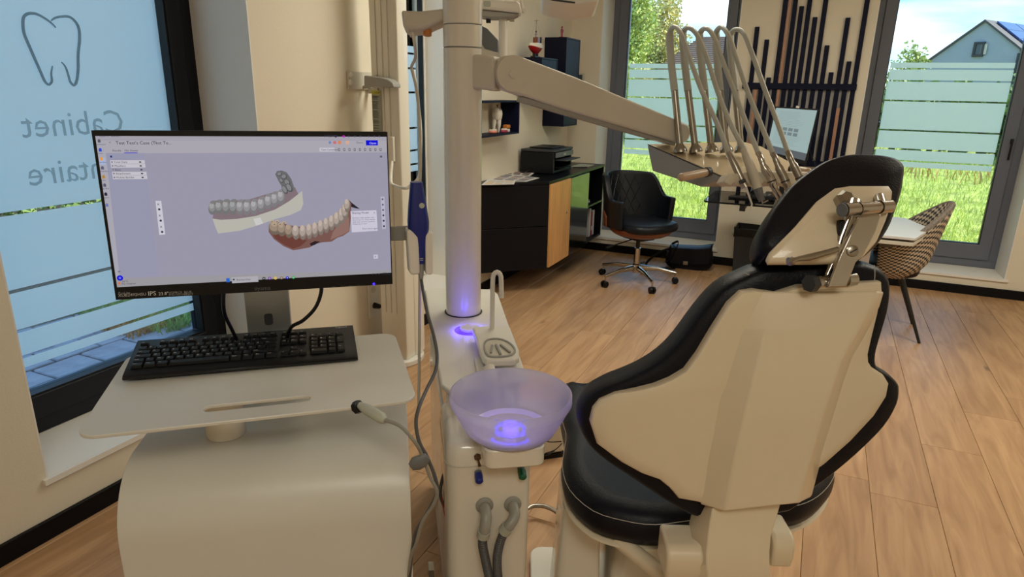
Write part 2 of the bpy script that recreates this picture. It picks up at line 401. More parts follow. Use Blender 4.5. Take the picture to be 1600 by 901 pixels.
# left wall with two openings
LW = [(1.12, 2.204, .215, TOP), (3.12, 4.09, .16, TOP)]
b = MB(); y = YF
for (ya, yb, za, zb) in LW:
    b.box((XL-.44, y, -.12), (XL, ya, CEIL)); b.box((XL-.44, ya, -.12), (XL, yb, za)); b.box((XL-.44, ya, zb), (XL, yb, CEIL)); y = yb
b.box((XL-.44, y, -.12), (XL, YB, CEIL)); struct('wall_left', b, 'wall_paint', smooth=False)
BW = [(-1.93, -.748, .135, TOP), (.245, 1.429, .15, TOP)]
b = MB(); x = XL-.44
for (xa, xb, za, zb) in BW:
    b.box((x, YB, -.12), (xa, YB+.44, CEIL)); b.box((xa, YB, -.12), (xb, YB+.44, za)); b.box((xa, YB, zb), (xb, YB+.44, CEIL)); x = xb
b.box((x, YB, -.12), (XR+.2, YB+.44, CEIL)); struct('wall_back', b, 'wall_paint', smooth=False)
b = MB(); b.box((XR, YF, -.12), (XR+.2, YB, CEIL)); struct('wall_right', b, 'wall_paint', smooth=False)
b = MB(); b.box((XL, YF-.2, -.12), (XR, YF, CEIL)); struct('wall_front', b, 'wall_paint', smooth=False)
b = MB(); b.box((XL, YF, .0), (XL+.016, YB, .072)); struct('baseboard_left', b, 'black_trim', bevel=.003)
b = MB(); b.box((XL+.016, YB-.016, .0), (XR, YB, .072)); struct('baseboard_back', b, 'black_trim', bevel=.003)

# ---------------------------------------------------------------- windows
FL = Fr((XG, 0, 0), (0, 1, 0), (0, 0, 1))       # u = Y, v = Z, n = +X (into the room)
FB = Fr((0, YG, 0), (1, 0, 0), (0, 0, 1))       # u = X, v = Z, n = -Y (into the room)
def frame_mb(u0, u1, v0, v1, t, d0, d1, fr, base=None):
    b = MB(); tb = t if base is None else base
    outer = [(u0, v0), (u1, v0), (u1, v1), (u0, v1)]; inner = [(u0+t, v0+tb), (u1-t, v0+tb), (u1-t, v1-t), (u0+t, v1-t)]
    b.loft([[fr.w(p[0], p[1], c) for p in q] for q, c in ((outer, d0), (outer, d1), (inner, d1), (inner, d0))], closed=True); return b
def window(idx, fr, u0, u1, v0, v1, bands, tl=.15, base=.19, filmmat='frost_film', mar=.022, label='', fmat='frame_grey', ft=.065):
    root = thing('window_%d' % idx, fr.w((u0+u1)/2, v0, 0), label, 'window'); root['kind'] = 'structure'; del root['category']
    # outer frame, then sash
    f1 = frame_mb(u0+.001, u1-.001, v0+.001, v1-.001, ft, -.05, .045, fr).build('window_frame', fmat, root, bevel=.004)
    f2 = frame_mb(u0+ft+.001, u1-ft-.001, v0+ft+.001, v1-ft-.001, tl-ft-.001, -.03, .06, fr, base-ft-.001).build('window_sash', fmat, root, bevel=.004)
    gu0, gu1, gv0, gv1 = u0+tl, u1-tl, v0+base, v1-tl
    frame_mb(gu0-.002, gu1+.002, gv0-.002, gv1+.002, .008, .012, .05, fr).build('gasket', 'gasket_black', f2)
    b = MB(); b.box((gu0, gv0, -.006), (gu1, gv1, 0), fr); b.build('pane', 'pane_glass', f2, smooth=False)
    for (za, zb) in bands:
        b = MB(); b.poly2([(gu0+mar, za), (gu1-mar, za), (gu1-mar, zb), (gu0+mar, zb)], fr, .002, None)
        b.build('frosted_band', filmmat, root, smooth=False)
    return root, f2
def bands_from(edges):  # edges: top, gap centres..., bottom
    g = .0065; z = edges; o = []
    for i in range(len(z)-1):
        hi = z[i]-(g if i else 0); lo = z[i+1]+(g if i+1 < len(z)-1 else 0); o.append((lo, hi))
    return o
zb2 = bands_from([1.753, 1.706, 1.612, 1.457, 1.222, 1.070, .975, .926])
w1, s1 = window(1, FB, BW[0][0], BW[0][1], BW[0][2], BW[0][3], bands_from([1.738, 1.692, 1.603, 1.437, 1.19, 1.046, .954, .903]), label='tall window behind the office chair')
w2, s2 = window(2, FB, BW[1][0], BW[1][1], BW[1][2], BW[1][3], zb2, label='tall window behind the houndstooth chair')
w3, s3 = window(3, FL, LW[0][0], LW[0][1], LW[0][2], LW[0][3], bands_from([TOP-.16, 1.04, .762, .612, .512, .470]), tl=.135, base=.155, mar=.004, filmmat='frost_film_left', fmat='frame_dark', label='window with mirrored lettering beside the monitor')
w4, s4 = window(4, FL, LW[1][0], LW[1][1], LW[1][2], LW[1][3], zb2, tl=.035, base=.19, fmat='skirt_white', ft=.02, label='narrow window slit beside the imaging column')
b = MB(); b.box((.0, 1.15, .06), (.02, 1.19, .075), Fr((1.325, YG, 0), (1, 0, 0), (0, 0, 1))); b.box((.004, 1.03, .075), (.016, 1.19, .09), Fr((1.325, YG, 0), (1, 0, 0), (0, 0, 1)))
b.build('window_handle', 'black_plastic', s2, bevel=.003)
# sills and white reveals
def lining(idx, fr, u0, u1, v0, v1, depth, root, over=.02):
    b = MB(); b.box((u0-over, v0-.02, .046), (u1+over, v0+.0005, depth+.012), fr)
    b2 = MB(); b2.box((u0, v0-.02, .046), (u1, v0+.0005, depth-.001), fr); b2.box((u0-over, v0-.02, depth+.0005), (u1+over, v0+.0005, depth+.014), fr)
    b2.build('window_sill', 'jamb_white', root, smooth=False)
    b3 = MB()
    for (ua, ub) in ((u0, u0+.006), (u1-.006, u1)):
        b3 = MB(); b3.box((ua, v0+.001, .046), (ub, v1, depth+.0004), fr); b3.build('window_reveal', 'jamb_white', root, smooth=False)
lining(1, FB, *BW[0], YG-YB, w1); lining(2, FB, *BW[1], YG-YB, w2); lining(3, FL, *LW[0], XL-XG, w3, over=.012); lining(4, FL, *LW[1], XL-XG, w4, over=0.)

# tooth emblem and mirrored lettering on the left pane's film
def fl(px, py): p = onX(px, py, XG+.004); return (p.y, p.z)
tooth1 = [(87, 43), (80, 36), (72, 30), (62, 24), (53, 21), (42, 22), (36, 30), (37, 50), (43, 66), (50, 82), (57, 98), (64, 114), (70, 127), (76, 132), (81, 127), (80, 115), (82, 103)]
tooth2 = [(80, 32), (86, 28), (95, 26), (107, 26), (115, 31), (121, 39), (124, 50), (124, 66), (122, 84), (122, 108), (120, 125), (116, 133), (110, 128), (106, 115), (102, 104), (96, 97)]
b = MB()
for path in (tooth1, tooth2):
    q = [FL.w(*fl(*p), .004) for p in path]; s = smoothline(q, 4); n_ = len(s)
    b.tube(s, [.0052*(.35+.65*math.sin(math.pi*min(1, (i+1)/n_*1.0))**.5) for i in range(n_)], 8)
b.build('tooth_emblem', 'film_print', s3)
b = MB(); fm = Fr((XG+.006, 1.85, 1.298), (0, -1, .0), (0, 0, 1)); text(b, fm, 0, 0, 0, .128, 'Cabinet', sx=.97); b.build('lettering', 'film_print', s3, smooth=False)
b = MB(); fm = Fr((XG+.006, 1.89, 1.128), (0, -1, 0), (0, 0, 1)); text(b, fm, 0, 0, 0, .128, 'Dentaire', sx=.97); b.build('lettering', 'film_print', s3, smooth=False)

# ================================================================ OUTDOORS
def ground(x, y): return -.12 + (0 if y < 8 else (y-8)*.035)
b = MB(); xs = [-40+2.*i for i in range(41)]; ys = [YB+.44+1.6*i for i in range(34)]
b.add([(x, y, ground(x, y)+.05*noise.noise(V((x*.4, y*.4, 0)))) for y in ys for x in xs], [(j*41+i, j*41+i+1, (j+1)*41+i+1, (j+1)*41+i) for j in range(33) for i in range(40)])
lawn = b.build('lawn', 'lawn_soil'); lawn['kind'] = 'structure'
b = MB(); b.add([(-40, -30, -.14), (XL-.44, -30, -.14), (XL-.44, YB+.44, -.14), (-40, YB+.44, -.14)], [(0, 1, 2, 3)]); b.add([(XL-.44, -30, -.15), (40, -30, -.15), (40, YF-.3, -.15), (XL-.44, YF-.3, -.15)], [(0, 1, 2, 3)]); b.add([(XR+.3, YF-.3, -.15), (40, YF-.3, -.15), (40, YB+.44, -.15), (XR+.3, YB+.44, -.15)], [(0, 1, 2, 3)]); bed = b.build('ground', 'sand'); bed['kind'] = 'structure'
def blades(name, n, area_f, h, wd, matn, seed, lean=.35, label=None, zf=ground):
    r = np.random.RandomState(seed); P = area_f(r, n); n = len(P)
    z = np.array([zf(a, c) for a, c in P]); ang = r.rand(n)*6.283; hh = h*(.5+r.rand(n)); la = r.rand(n)*6.283; ln = lean*hh*r.rand(n)
    base = np.c_[P, z-.01]; s = np.c_[np.cos(ang), np.sin(ang), np.zeros(n)]*(wd*(.6+.8*r.rand(n)))[:, None]
    t = base+np.c_[np.cos(la)*ln, np.sin(la)*ln, hh]; mid = base+np.c_[np.cos(la)*ln*.3, np.sin(la)*ln*.3, hh*.55]
    v = np.stack([base-s, base+s, mid+s*.7, mid-s*.7, t], 1).reshape(-1, 3)
    mb = MB(); mb.v = [tuple(q) for q in v]; mb.f = []
    for i in range(n): k = 5*i; mb.f += [(k, k+1, k+2, k+3), (k+3, k+2, k+4)]
    mb.mi = [0]*len(mb.f); mb.c = [None]*len(mb.f)
    me = bpy.data.meshes.new(name); me.from_pydata(mb.v, [], mb.f); me.materials.append(MATS[matn])
    o = bpy.data.objects.new(name, me); COL.objects.link(o); o['wl'] = [0, 0, 0]; return tag(o, label, 'grass', kind='stuff')
def wedge(r, n):
    y = YB+.72+(r.rand(n)**1.35)*15; x = (r.rand(n)-.5)*(4.5+(y-6)*1.1)+(-.35)*1.0-(y-6)*.1; return np.c_[x, y]
blades('lawn_grass', 60000, wedge, .12, .0045, 'grass', 1, 1.3, 'long sunlit yellow-green grass outside the two tall windows')
blades('dry_grass', 160, lambda r, n: np.c_[r.rand(n)**.5*5-.5, 13.4+r.rand(n)*1.2], .22, .012, 'dry_grass', 2, .8, 'dry brown grass tufts far out on the lawn')
# paving outside the left window
b = MB(); b.box((-4.6, -.6, -.139), (XL-.45, 3.35, -.07)); pav = b.build('paved_path', 'sand', smooth=False); pav['kind'] = 'structure'
rnd = random.Random(5)
for j in range(8):
    for i in range(15):
        X0 = -4.5+j*.232; Y0 = -.6+i*.27+(.13 if j % 2 else 0); b = MB(); g = .006; zt = -.042+rnd.uniform(-.004, .004)
        if Y0+.26 > 3.3 or X0+.23 > XL-.47: continue
        b.box((X0+g, Y0+g, -.07), (X0+.232-g, Y0+.27-g, zt)); b.build('paving_stone', 'stone', pav, bevel=.006, seg=1)
blades('verge_grass', 5200, lambda r, n: np.c_[-3.62-r.rand(n)**1.2*1.3, 2.66+r.rand(n)*1.2], .085, .0035, 'verge_green', 3, 1.2, 'green grass tufts by the paving outside the left window', zf=lambda x, y: -.045)
blades('verge_dry_grass', 900, lambda r, n: np.c_[-3.72-r.rand(n)*.5, 2.52+r.rand(n)*.35], .06, .004, 'dry_grass', 4, .9, 'dry grass at the edge of the paving stones', zf=lambda x, y: -.045)
blades('weeds', 260, lambda r, n: np.c_[np.repeat([-3.1, -3.35, -3.2], n)[:n]+r.rand(n)*.12, np.repeat([1.62, 1.95, 1.3], n)[:n]+r.rand(n)*.12], .045, .003, 'verge_green', 6, 1.1, 'small weeds in the joints of the paving stones', zf=lambda x, y: -.045)

def foliage(mb, c, r, n, size, seed):
    rr = np.random.RandomState(seed); c = np.array(c); r = np.array(r)
    d = rr.randn(n, 3); d /= np.linalg.norm(d, axis=1)[:, None]; rad = rr.rand(n)**.35
    bump = 1+.28*np.sin(d[:, 0]*7+seed)*np.cos(d[:, 2]*6+seed*2)+.15*np.sin(d[:, 1]*13)
    p = c+d*rad[:, None]*r*bump[:, None]
    a = rr.randn(n, 3); a /= np.linalg.norm(a, axis=1)[:, None]; q = np.cross(a, rr.randn(n, 3)); q /= np.linalg.norm(q, axis=1)[:, None]
    s = size*(.5+rr.rand(n))[:, None]
    v = np.stack([p-a*s, p+q*s*.6, p+a*s, p-q*s*.6], 1).reshape(-1, 3)
    k = len(mb.v); mb.v += [tuple(t) for t in v]; mb.f += [(k+4*i, k+4*i+1, k+4*i+2, k+4*i+3) for i in range(n)]; mb.mi += [0]*n; mb.c += [None]*n
def tree(x, y, h, r, label, cat='tree', matn='leaf_green', n=9000, size=.11, lobes=7, seed=1, group=None):
    z0 = ground(x, y); t = thing('tree' if cat == 'tree' else cat, (x, y, z0), label, cat, group)
    b = MB(); b.tube([(x, y, z0), (x+.05*r, y, z0+h*.35), (x-.04*r, y, z0+h*.8)], [.05*r+.03, .04*r+.02, .01], 8)
    rr = random.Random(seed)
    for k in range(6): a = rr.random()*6.28; b.tube([(x, y, z0+h*.3), (x+math.cos(a)*r*.6, y+math.sin(a)*r*.6, z0+h*(.5+.3*rr.random()))], [.02*r+.01, .006], 6)
    b.build('trunk', 'bark', t)
    b = MB(); foliage(b, (x, y, z0+h*.58), (r*.75, r*.75, h*.42), n//3, size, seed)
    for k in range(lobes): a = rr.random()*6.28; foliage(b, (x+math.cos(a)*r*.55, y+math.sin(a)*r*.55, z0+h*(.35+.5*rr.random())), (r*.45, r*.45, h*.22), (2*n//3)//lobes, size, seed+k+1)
    b.build('foliage', matn, t, smooth=False); return t
tree(-6.75, 25, 5.4, 1.15, 'tall green-yellow tree at the left edge of the window view', seed=3, n=16000, size=.055)
tree(-6.3, 28.2, 4.9, 1.0, 'autumn-tinted tree to the right of the tall green tree', matn='leaf_yellow', seed=5, n=11000, size=.055)
tree(-5.05, 20, 1.9, .42, 'small pale-leaved shrub in front of the tiled roofs', 'shrub', 'leaf_yellow', 2600, .04, 4, 8)
tree(-3.35, 19, 1.95, .45, 'light green shrub in front of the brown tiled roof', 'shrub', 'leaf_green', 2600, .04, 4, 9)
tree(-4.6, 16.6, 2.1, .35, 'bright green shrub low at the left of the window view', 'shrub', 'leaf_green', 2200, .05, 4, 10)
tree(1.62, 20, 2.45, .55, 'young leafy tree left of the grey gabled house', seed=12, n=2200, size=.045, lobes=6)
# hedges: clipped rows nobody could count leaf by leaf
def hedge(name, x0, x1, y, h, dep, label, n, matn='leaf_dark', seed=1, size=.09):
    rr = np.random.RandomState(seed); b = MB(); k = max(2, int((x1-x0)/.8))
    for i in range(k): foliage(b, (x0+(i+.5)*(x1-x0)/k, y, ground(x0, y)+h*.5), ((x1-x0)/k*.62, dep, h*.52), n//k, size, seed+i)
    o = b.build(name, matn, smooth=False); return tag(o, label, 'hedge', kind='stuff')
hedge('hedge', -9, 0, 17.5, 1.35, .6, 'green hedge at the end of the lawn behind the office chair window', 9000, 'leaf_green', 21)
hedge('hedge', .5, 8, 17.5, 1.55, .6, 'green hedge at the end of the lawn behind the right window', 9000, 'leaf_dark', 41)
# houses
HY = 23.
Fh = Fr(onY(1540, 34, 23.)*1., (.84, -.54, 0), (0, 0, 1)); Fh.o.z = 0
def hp(px, py): return Fh.pix(px, py)
t = thing('house', (3.4, HY, ground(0, HY)), 'grey rendered gabled house with solar panels beyond the right window', 'house')
pk = hp(1540, 34); el = hp(1440, 104); er = hp(1594, 77); gx = pk[0]; dx = er[0]-gx
gz = 0.3
slope = (pk[1]-er[1])/(er[0]-pk[0]); lx = el[0]-1.6; lz = el[1]-(pk[1]-el[1])/(pk[0]-el[0])*1.6
b = MB(); b.prism([(lx, gz), (er[0], gz), (er[0], er[1]), pk, (lx, lz)], -9, 0, Fh)
wall = b.build('wall', 'render_grey', t, smooth=False)
b = MB(); th = .06
for (a, c) in ((pk, (er[0]+.15, er[1]-slope*.15)), (pk, (lx-.1, lz-.1*(pk[1]-lz)/(pk[0]-lx)))):
    b.prism([a, c, (c[0], c[1]+th), (a[0], a[1]+th)], -9.2, .06, Fh)
b.build('roof', 'roof_dark', t, smooth=False)
b = MB(); d0 = ((er[0]+.15)-pk[0]); 
for i in range(3):
    for j in range(5):
        f0, f1 = .1+i*.29, .1+i*.29+.27; b = MB(); za = -.4-j*1.1
        pa = (pk[0]+d0*f0, pk[1]+th+.02-slope*d0*f0); pb = (pk[0]+d0*f1, pk[1]+th+.02-slope*d0*f1)
        b.prism([pa, pb, (pb[0], pb[1]+.05), (pa[0], pa[1]+.05)], za-1.05, za, Fh); b.build('solar_panel', 'solar', t, smooth=False)
wa = hp(1519, 89); wb = hp(1541, 65)
b = frame_mb(wa[0], wb[0], wa[1], wb[1], .06, .005, .06, Fh); wf = b.build('window', 'dark_grey', t, smooth=False)
b = MB(); b.box((wa[0]+.05, wa[1]+.05, .01), (wb[0]-.05, wb[1]-.05, .03), Fh); b.build('pane', 'lcd', wf, smooth=False)
b = MB(); b.box((wa[0]+.2, wa[1]+.06, .032), (wa[0]+.34, wb[1]-.06, .04), Fh); b.build('curtain', 'render_cream', wf, smooth=False)
b = MB(); b.tube([Fh.w(er[0]+.05, er[1]-.1, .1), Fh.w(er[0]+.05, gz, .1)], .05, 8); b.build('downpipe', 'dark_grey', t)
# dark-roofed neighbours seen behind the instrument whips
def roofhouse(x0, x1, y, ze, zr, inset, label, matn):
    t = thing('house', ((x0+x1)/2, y+2, ground(0, y)), label, 'house')
    b = MB(); b.box((x0+.3, y+.3, -.1), (x1-.3, y+5.7, ze)); b.build('wall', 'render_cream', t, smooth=False)
    b = MB(); ym = y+3
    b.add([(x0, y, ze), (x1, y, ze), (x1, y+6, ze), (x0, y+6, ze), (x0+inset, ym, zr), (x1-inset, ym, zr), (x0, y, ze-.12), (x1, y, ze-.12), (x1, y+6, ze-.12), (x0, y+6, ze-.12)],
          [(0, 1, 5, 4), (1, 2, 5), (2, 3, 4, 5), (3, 0, 4), (6, 7, 1, 0), (7, 8, 2, 1), (8, 9, 3, 2), (9, 6, 0, 3), (9, 8, 7, 6)])
    rf = b.build('roof', matn, t, smooth=False)
    b = MB(); rows = 16
    for r_ in range(rows):
        f = r_/rows; ya = y+3*f; za = ze+(zr-ze)*f; xi = inset*f
        b.box((x0+xi, ya, za+.005), (x1-xi, ya+.22, za+.05))
    q = b.build('tile_rows', matn, rf, smooth=False); q['kind'] = 'stuff'
    return t
roofhouse(-6.0, -1.6, 26, 2.3, 3.6, .95, 'brown tiled hip-roofed house behind the instrument whips', 'roof_tile')
roofhouse(-11.9, -7.9, 33, 2.3, 3.2, .8, 'low dark-roofed house left of the brown tiled roof', 'roof_dark')
# beyond the left window
tt = thing('garden_shed', (-9, 7.5, -.14), 'dark garden shed with white trim seen through the gap of the left window', 'shed')
b = MB(); b.box((-10.5, 3.5, -.14), (-8.6, 9.5, 1.35)); b.build('wall', 'dark_grey', tt, smooth=False)
b = MB(); b.prism([(3.3, 1.3), (9.7, 1.3), (6.5, 2.3)], -10.7, -8.4, Fr((0, 0, 0), (0, 1, 0), (0, 0, 1))); b.build('roof', 'roof_dark', tt, smooth=False)
b = MB()
for yy in (4.6, 6.4, 8.3): b.box((-8.6, yy, .1), (-8.55, yy+.5, 1.35))
b.build('door_trim', 'render_grey', tt, smooth=False)
b = MB()
for i in range(12): foliage(b, (-6.2, -2.5+i*.8, .2), (.4, .6, .5), 900, .04, 60+i)
o = b.build('hedge', 'leaf_dark', smooth=False); tag(o, 'dark hedge beyond the paving outside the left window', 'hedge', kind='stuff')

# ================================================================ CABINET WALL
CZ0, CZ1, CX = .185, .845, -1.79
ya, ys1, ys2, yb_, ye = 4.56, 5.01, 5.46, 5.93, 4.13
t = thing('sideboard', (-2.0, 5.0, CZ0), 'black wall-hung sideboard with an oak door, a glossy black door and an angled end', 'sideboard')
# the carcass: angled end body, then two closed bays, then an open bay
b = MB(); b.prism([(XL+.001, ye), (CX, ya), (CX-.001, ys2-.006), (XL+.001, ys2-.006)], CZ0, CZ1-.021); b.build('body', 'cabinet_black', t, smooth=False)
b = MB(); b.prism([(XL+.001, ye-.006), (CX+.006, ya-.008), (CX+.008, yb_), (XL+.001, yb_)], CZ1-.02, CZ1); b.build('top_panel', 'cabinet_black', t, bevel=.0015)
nv = V((ya-ye, -(CX-XL), 0)).normalized(); Fe = Fr((XL, ye, 0), (CX-XL, ya-ye, 0), (0, 0, 1)); el_ = math.hypot(CX-XL, ya-ye)
for (z0, z1) in ((CZ0+.004, .512), (.518, CZ1-.024)):
    b = MB(); b.box((.004, z0, .0005), (el_-.004, z1, .017), Fe); b.build('drawer_front', 'cabinet_black', t, bevel=.0015)
Fd = Fr((CX, 0, 0), (0, 1, 0), (0, 0, 1))
b = MB(); b.box((ya+.012, CZ0+.004, .0005), (ys1-.002, CZ1-.024, .019), Fd); dr = b.build('door', 'oak_door', t, bevel=.0015); dr['label'] = 'oak door'
b = MB(); b.lathe([(.009, 0), (.009, .004), (.006, .006)], Fd.w(ys1-.09, .56, .019), (1, 0, 0), 14); b.build('lock', 'steel', dr)
b = MB(); b.box((ys1+.002, CZ0+.004, .0005), (ys2-.004, CZ1-.024, .019), Fd); dr = b.build('door', 'black_gloss', t, bevel=.0015); dr['label'] = 'glossy black door'
b = MB()
for (z0, z1) in ((CZ0, CZ0+.018), (.505, .52)): b.box((XL+.001, ys2-.004, z0), (CX+.001, yb_-.019, z1))
b.box((XL+.001, yb_-.018, CZ0), (CX+.002, yb_, CZ1-.021)); b.box((XL+.001, ys2-.004, CZ0+.02), (XL+.012, yb_-.019, CZ1-.021)); b.build('open_shelf', 'cabinet_black', t, smooth=False)
# things in the open bay
def booklike(name, a, b_, mat, label, cat, group=None, parent=None):
    b = MB(); b.box(a, b_); o = b.build(name, mat, bevel=.002); return tag(o, label, cat, group)
booklike('magazine', (-2.10, 5.50, .5205), (-1.84, 5.72, .532), 'paper', 'lowest white magazine on the middle shelf of the sideboard', 'magazine', 'magazines on the sideboard shelf')
booklike('magazine', (-2.08, 5.52, .5325), (-1.85, 5.74, .542), 'label_grey', 'grey-covered magazine on top of the small pile in the sideboard', 'magazine', 'magazines on the sideboard shelf')
for i, (c, hh, lb) in enumerate((('paper', .26, 'white ring binder leaning nearest the black door in the open bay'), ('red', .22, 'red binder in the open bay of the sideboard'), ('paper', .23, 'white binder behind the red one in the open bay'))):
    y0 = 5.70+i*.052; fr_ = Fr((-2.05, y0, CZ0+.0185), (0, 1, 0), (0, .0, 1))
    b = MB(); b.box((0, 0, 0), (.045, hh, .22), fr_); o = b.build('ring_binder', c, bevel=.003); tag(o, lb, 'binder', 'binders in the open bay')
    if c == 'red':
        b = MB(); b.box((.008, .05, .2205), (.037, .09, .2215), fr_); b.build('spine_label', 'paper', o, smooth=False)
# printer
t = thing('printer', (-2.06, 5.2, CZ1+.001), 'black multifunction printer standing on the sideboard', 'printer')
PX0, PX1, PY0, PY1, PZ = XL+.03, -1.90, 4.93, 5.36, CZ1+.001
b = MB(); b.box((PX0, PY0, PZ+.005), (PX1-.005, PY0+.03, PZ+.17)); b.box((PX0, PY1-.03, PZ+.005), (PX1-.005, PY1, PZ+.17)); b.box((PX0, PY0+.03, PZ+.005), (PX0+.13, PY1-.03, PZ+.17)); b.box((PX0, PY0+.03, PZ+.12), (PX1-.005, PY1-.03, PZ+.17)); b.box((PX0, PY0+.03, PZ+.005), (PX1-.005, PY1-.03, PZ+.03)); b.build('body', 'black_plastic', t, bevel=.004)
b = MB(); b.box((PX0, PY0-.002, PZ+.171), (PX1+.004, PY1+.002, PZ+.19)); b.build('scanner_lid', 'dark_grey', t, bevel=.006)
b = MB(); b.box((PX0+.04, PY0+.08, PZ+.191), (PX1-.05, PY1-.06, PZ+.202)); b.build('document_feeder', 'black_plastic', t, bevel=.005)
b = MB(); b.box((PX1-.004, PY0+.04, PZ+.128), (PX1+.012, PY1-.01, PZ+.166)); pn = b.build('control_panel', 'mid_grey', t, bevel=.003)
b = MB(); b.box((PX1+.0125, PY0+.19, PZ+.14), (PX1+.0135, PY0+.24, PZ+.154)); b.build('display', 'label_grey', pn, smooth=False)
b = MB(); b.box((PX1-.02, PY0+.06, PZ+.105), (PX1+.09, PY1-.05, PZ+.113)); b.build('output_tray', 'dark_grey', t, bevel=.002)
b = MB(); b.box((PX1-.12, PY0+.07, PZ+.045), (PX1+.03, PY1-.06, PZ+.05)); b.build('paper_tray', 'black_plastic', t, bevel=.002)
b = MB(); b.tube(smoothline([(PX0+.1, PY0-.01, PZ+.04), (PX0+.08, PY0-.06, PZ+.02), (PX0+.04, PY0-.05, PZ+.008), (PX0+.01, PY0-.02, PZ+.008)], 5), .004, 6); b.build('power_cord', 'black_plastic', t)
# papers
fz = Fr((0, 0, CZ1), (1, 0, 0), (0, 1, 0))
def sheet(px, lab, cols, z, seed):
    pts = [onZ(x, y, CZ1+z) for x, y in px]; b = MB(); p = [(q.x, q.y) for q in pts]
    b.prism(p, z, z+.0012, fz); o = b.build('leaflet', 'paper', smooth=False); tag(o, lab, 'leaflet', 'leaflets on the sideboard')
    rr = random.Random(seed); c = MB(); A, B_, C, D = [V((q[0], q[1], 0)) for q in p]
    for i in range(4):
        for j in range(3):
            u0, v0 = .08+j*.3, .08+i*.22; uv = [(u0, v0), (u0+.24, v0), (u0+.24, v0+.16), (u0, v0+.16)]
            q = [A.lerp(B_, u).lerp(D.lerp(C, u), v) for u, v in uv]; c.poly2([(k.x, k.y) for k in q], fz, z+.0016, lin(rr.choice(cols)))
    c.build('print', 'printed_ink', o, smooth=False)
sheet([(752, 289), (803, 288), (806, 282), (764, 279)], 'cream leaflet at the left front of the sideboard top', [(220, 190, 150), (205, 200, 190)], .0, 1)
sheet([(764, 281), (822, 284), (843, 278), (785, 271)], 'white leaflet with a row of photos on the sideboard top', [(120, 110, 120), (170, 140, 130), (90, 90, 110)], .0016, 2)
sheet([(785, 272), (828, 275), (835, 270), (786, 267)], 'dark leaflet nearest the printer', [(60, 60, 70), (120, 50, 50)], .0032, 3)
b = MB(); b.box((-1.98, 5.55, CZ1), (-1.84, 5.8, CZ1+.004)); o = b.build('notebook', 'label_grey', bevel=.001); tag(o, 'thin grey folder flat on the far end of the sideboard', 'folder')
b = MB(); b.tube([(-1.93, 5.48, CZ1+.006), (-1.83, 5.56, CZ1+.006)], .004, 8); o = b.build('pen', 'black_plastic'); tag(o, 'black pen lying beside the printer', 'pen')

# ---------------------------------------------------------------- wall boxes
def shell_box(root, x1, y0, y1, z0, z1, th=.012, mat='box_navy', openside='x'):
    for (a, c, nm) in (((XL+.001, y0, z0), (x1, y1, z0+th), 'bottom_panel'), ((XL+.001, y0, z1-th), (x1, y1, z1), 'top_panel'),
                       ((XL+.001, y0, z0+th), (x1, y0+th, z1-th), 'side_panel'), ((XL+.001, y1-th, z0+th), (x1, y1, z1-th), 'side_panel')):
        b = MB(); b.box(a, c); b.build(nm, mat, root, bevel=.001)
t = thing('wall_shelf_box', (-2.14, 4.3, 1.175), 'open black wall shelf box holding the tooth model', 'shelf'); shell_box(t, -2.064, 4.0, 4.62, 1.175, 1.412, mat='slat_black')
t = thing('wall_shelf_box', (-2.1, 5.0, 1.49), 'navy wall box with the model ship on top', 'shelf'); shell_box(t, -1.985, 4.83, 5.16, 1.49, 1.722)
b = MB(); b.box((-2.0, 4.843, 1.503), (-1.988, 5.147, 1.709)); b.build('door', 'box_navy', t, bevel=.001)
t = thing('wall_shelf_box', (-2.1, 5.6, 1.19), 'tall navy wall box with a small figurine on top', 'shelf'); shell_box(t, -2.02, 5.44, 5.78, 1.19, 1.905)
b = MB(); b.box((-2.034, 5.453, 1.51), (-2.022, 5.767, 1.892)); b.build('door', 'box_navy', t, bevel=.001)
b = MB(); b.box((-2.034, 5.453, 1.203), (-2.022, 5.767, 1.505)); dr = b.build('door', 'box_navy', t, bevel=.001)
b = MB(); b.box((-2.0215, 5.47, 1.33), (-2.014, 5.476, 1.42)); b.build('handle', 'steel', dr)
# model ship on stand
sx, sy, sz = -2.08, 4.93, 1.723
t = thing('model_ship', (sx, sy, sz), 'red and cream model ship with a tall mast on the navy wall box', 'model ship')
b = MB(); b.box((sx-.02, sy-.05, sz), (sx+.02, sy+.05, sz+.01)); b.box((sx-.012, sy-.03, sz+.01), (sx+.012, sy-.02, sz+.03)); b.box((sx-.012, sy+.02, sz+.01), (sx+.012, sy+.03, sz+.03)); b.build('stand', 'black_metal', t)
b = MB(); hull = []
for zz, hw, hl in ((.022, .008, .05), (.045, .03, .085), (.07, .042, .11)):
    hull.append([V((sx+hw*math.cos(a), sy+hl*math.sin(a)*(1 if math.sin(a) < 0 else .9), sz+zz+.012*math.sin(a)**2)) for a in [i*math.pi/8 for i in range(16)]])
b.loft(hull); b.build('hull', 'red', t)
b = MB(); b.loft([[V((sx+.043*math.cos(a), sy+.112*math.sin(a), sz+z_+.012*math.sin(a)**2)) for a in [i*math.pi/8 for i in range(16)]] for z_ in (.07, .086)]); b.build('bulwark', 'tooth_ivory', t)
b = MB(); b.box((sx-.028, sy-.03, sz+.086), (sx+.028, sy+.05, sz+.105)); b.build('deckhouse', 'tooth_ivory', t, bevel=.002)
b = MB(); b.box((sx-.02, sy-.01, sz+.105), (sx+.02, sy+.035, sz+.145)); b.build('wheelhouse', 'bentwood', t, bevel=.002)
for q in (-1, 1):
    b = MB(); b.cyl((sx+q*.016, sy+.06, sz+.09), (sx+q*.016, sy+.06, sz+.15), .007, seg=10); b.build('funnel', 'black_metal', t)
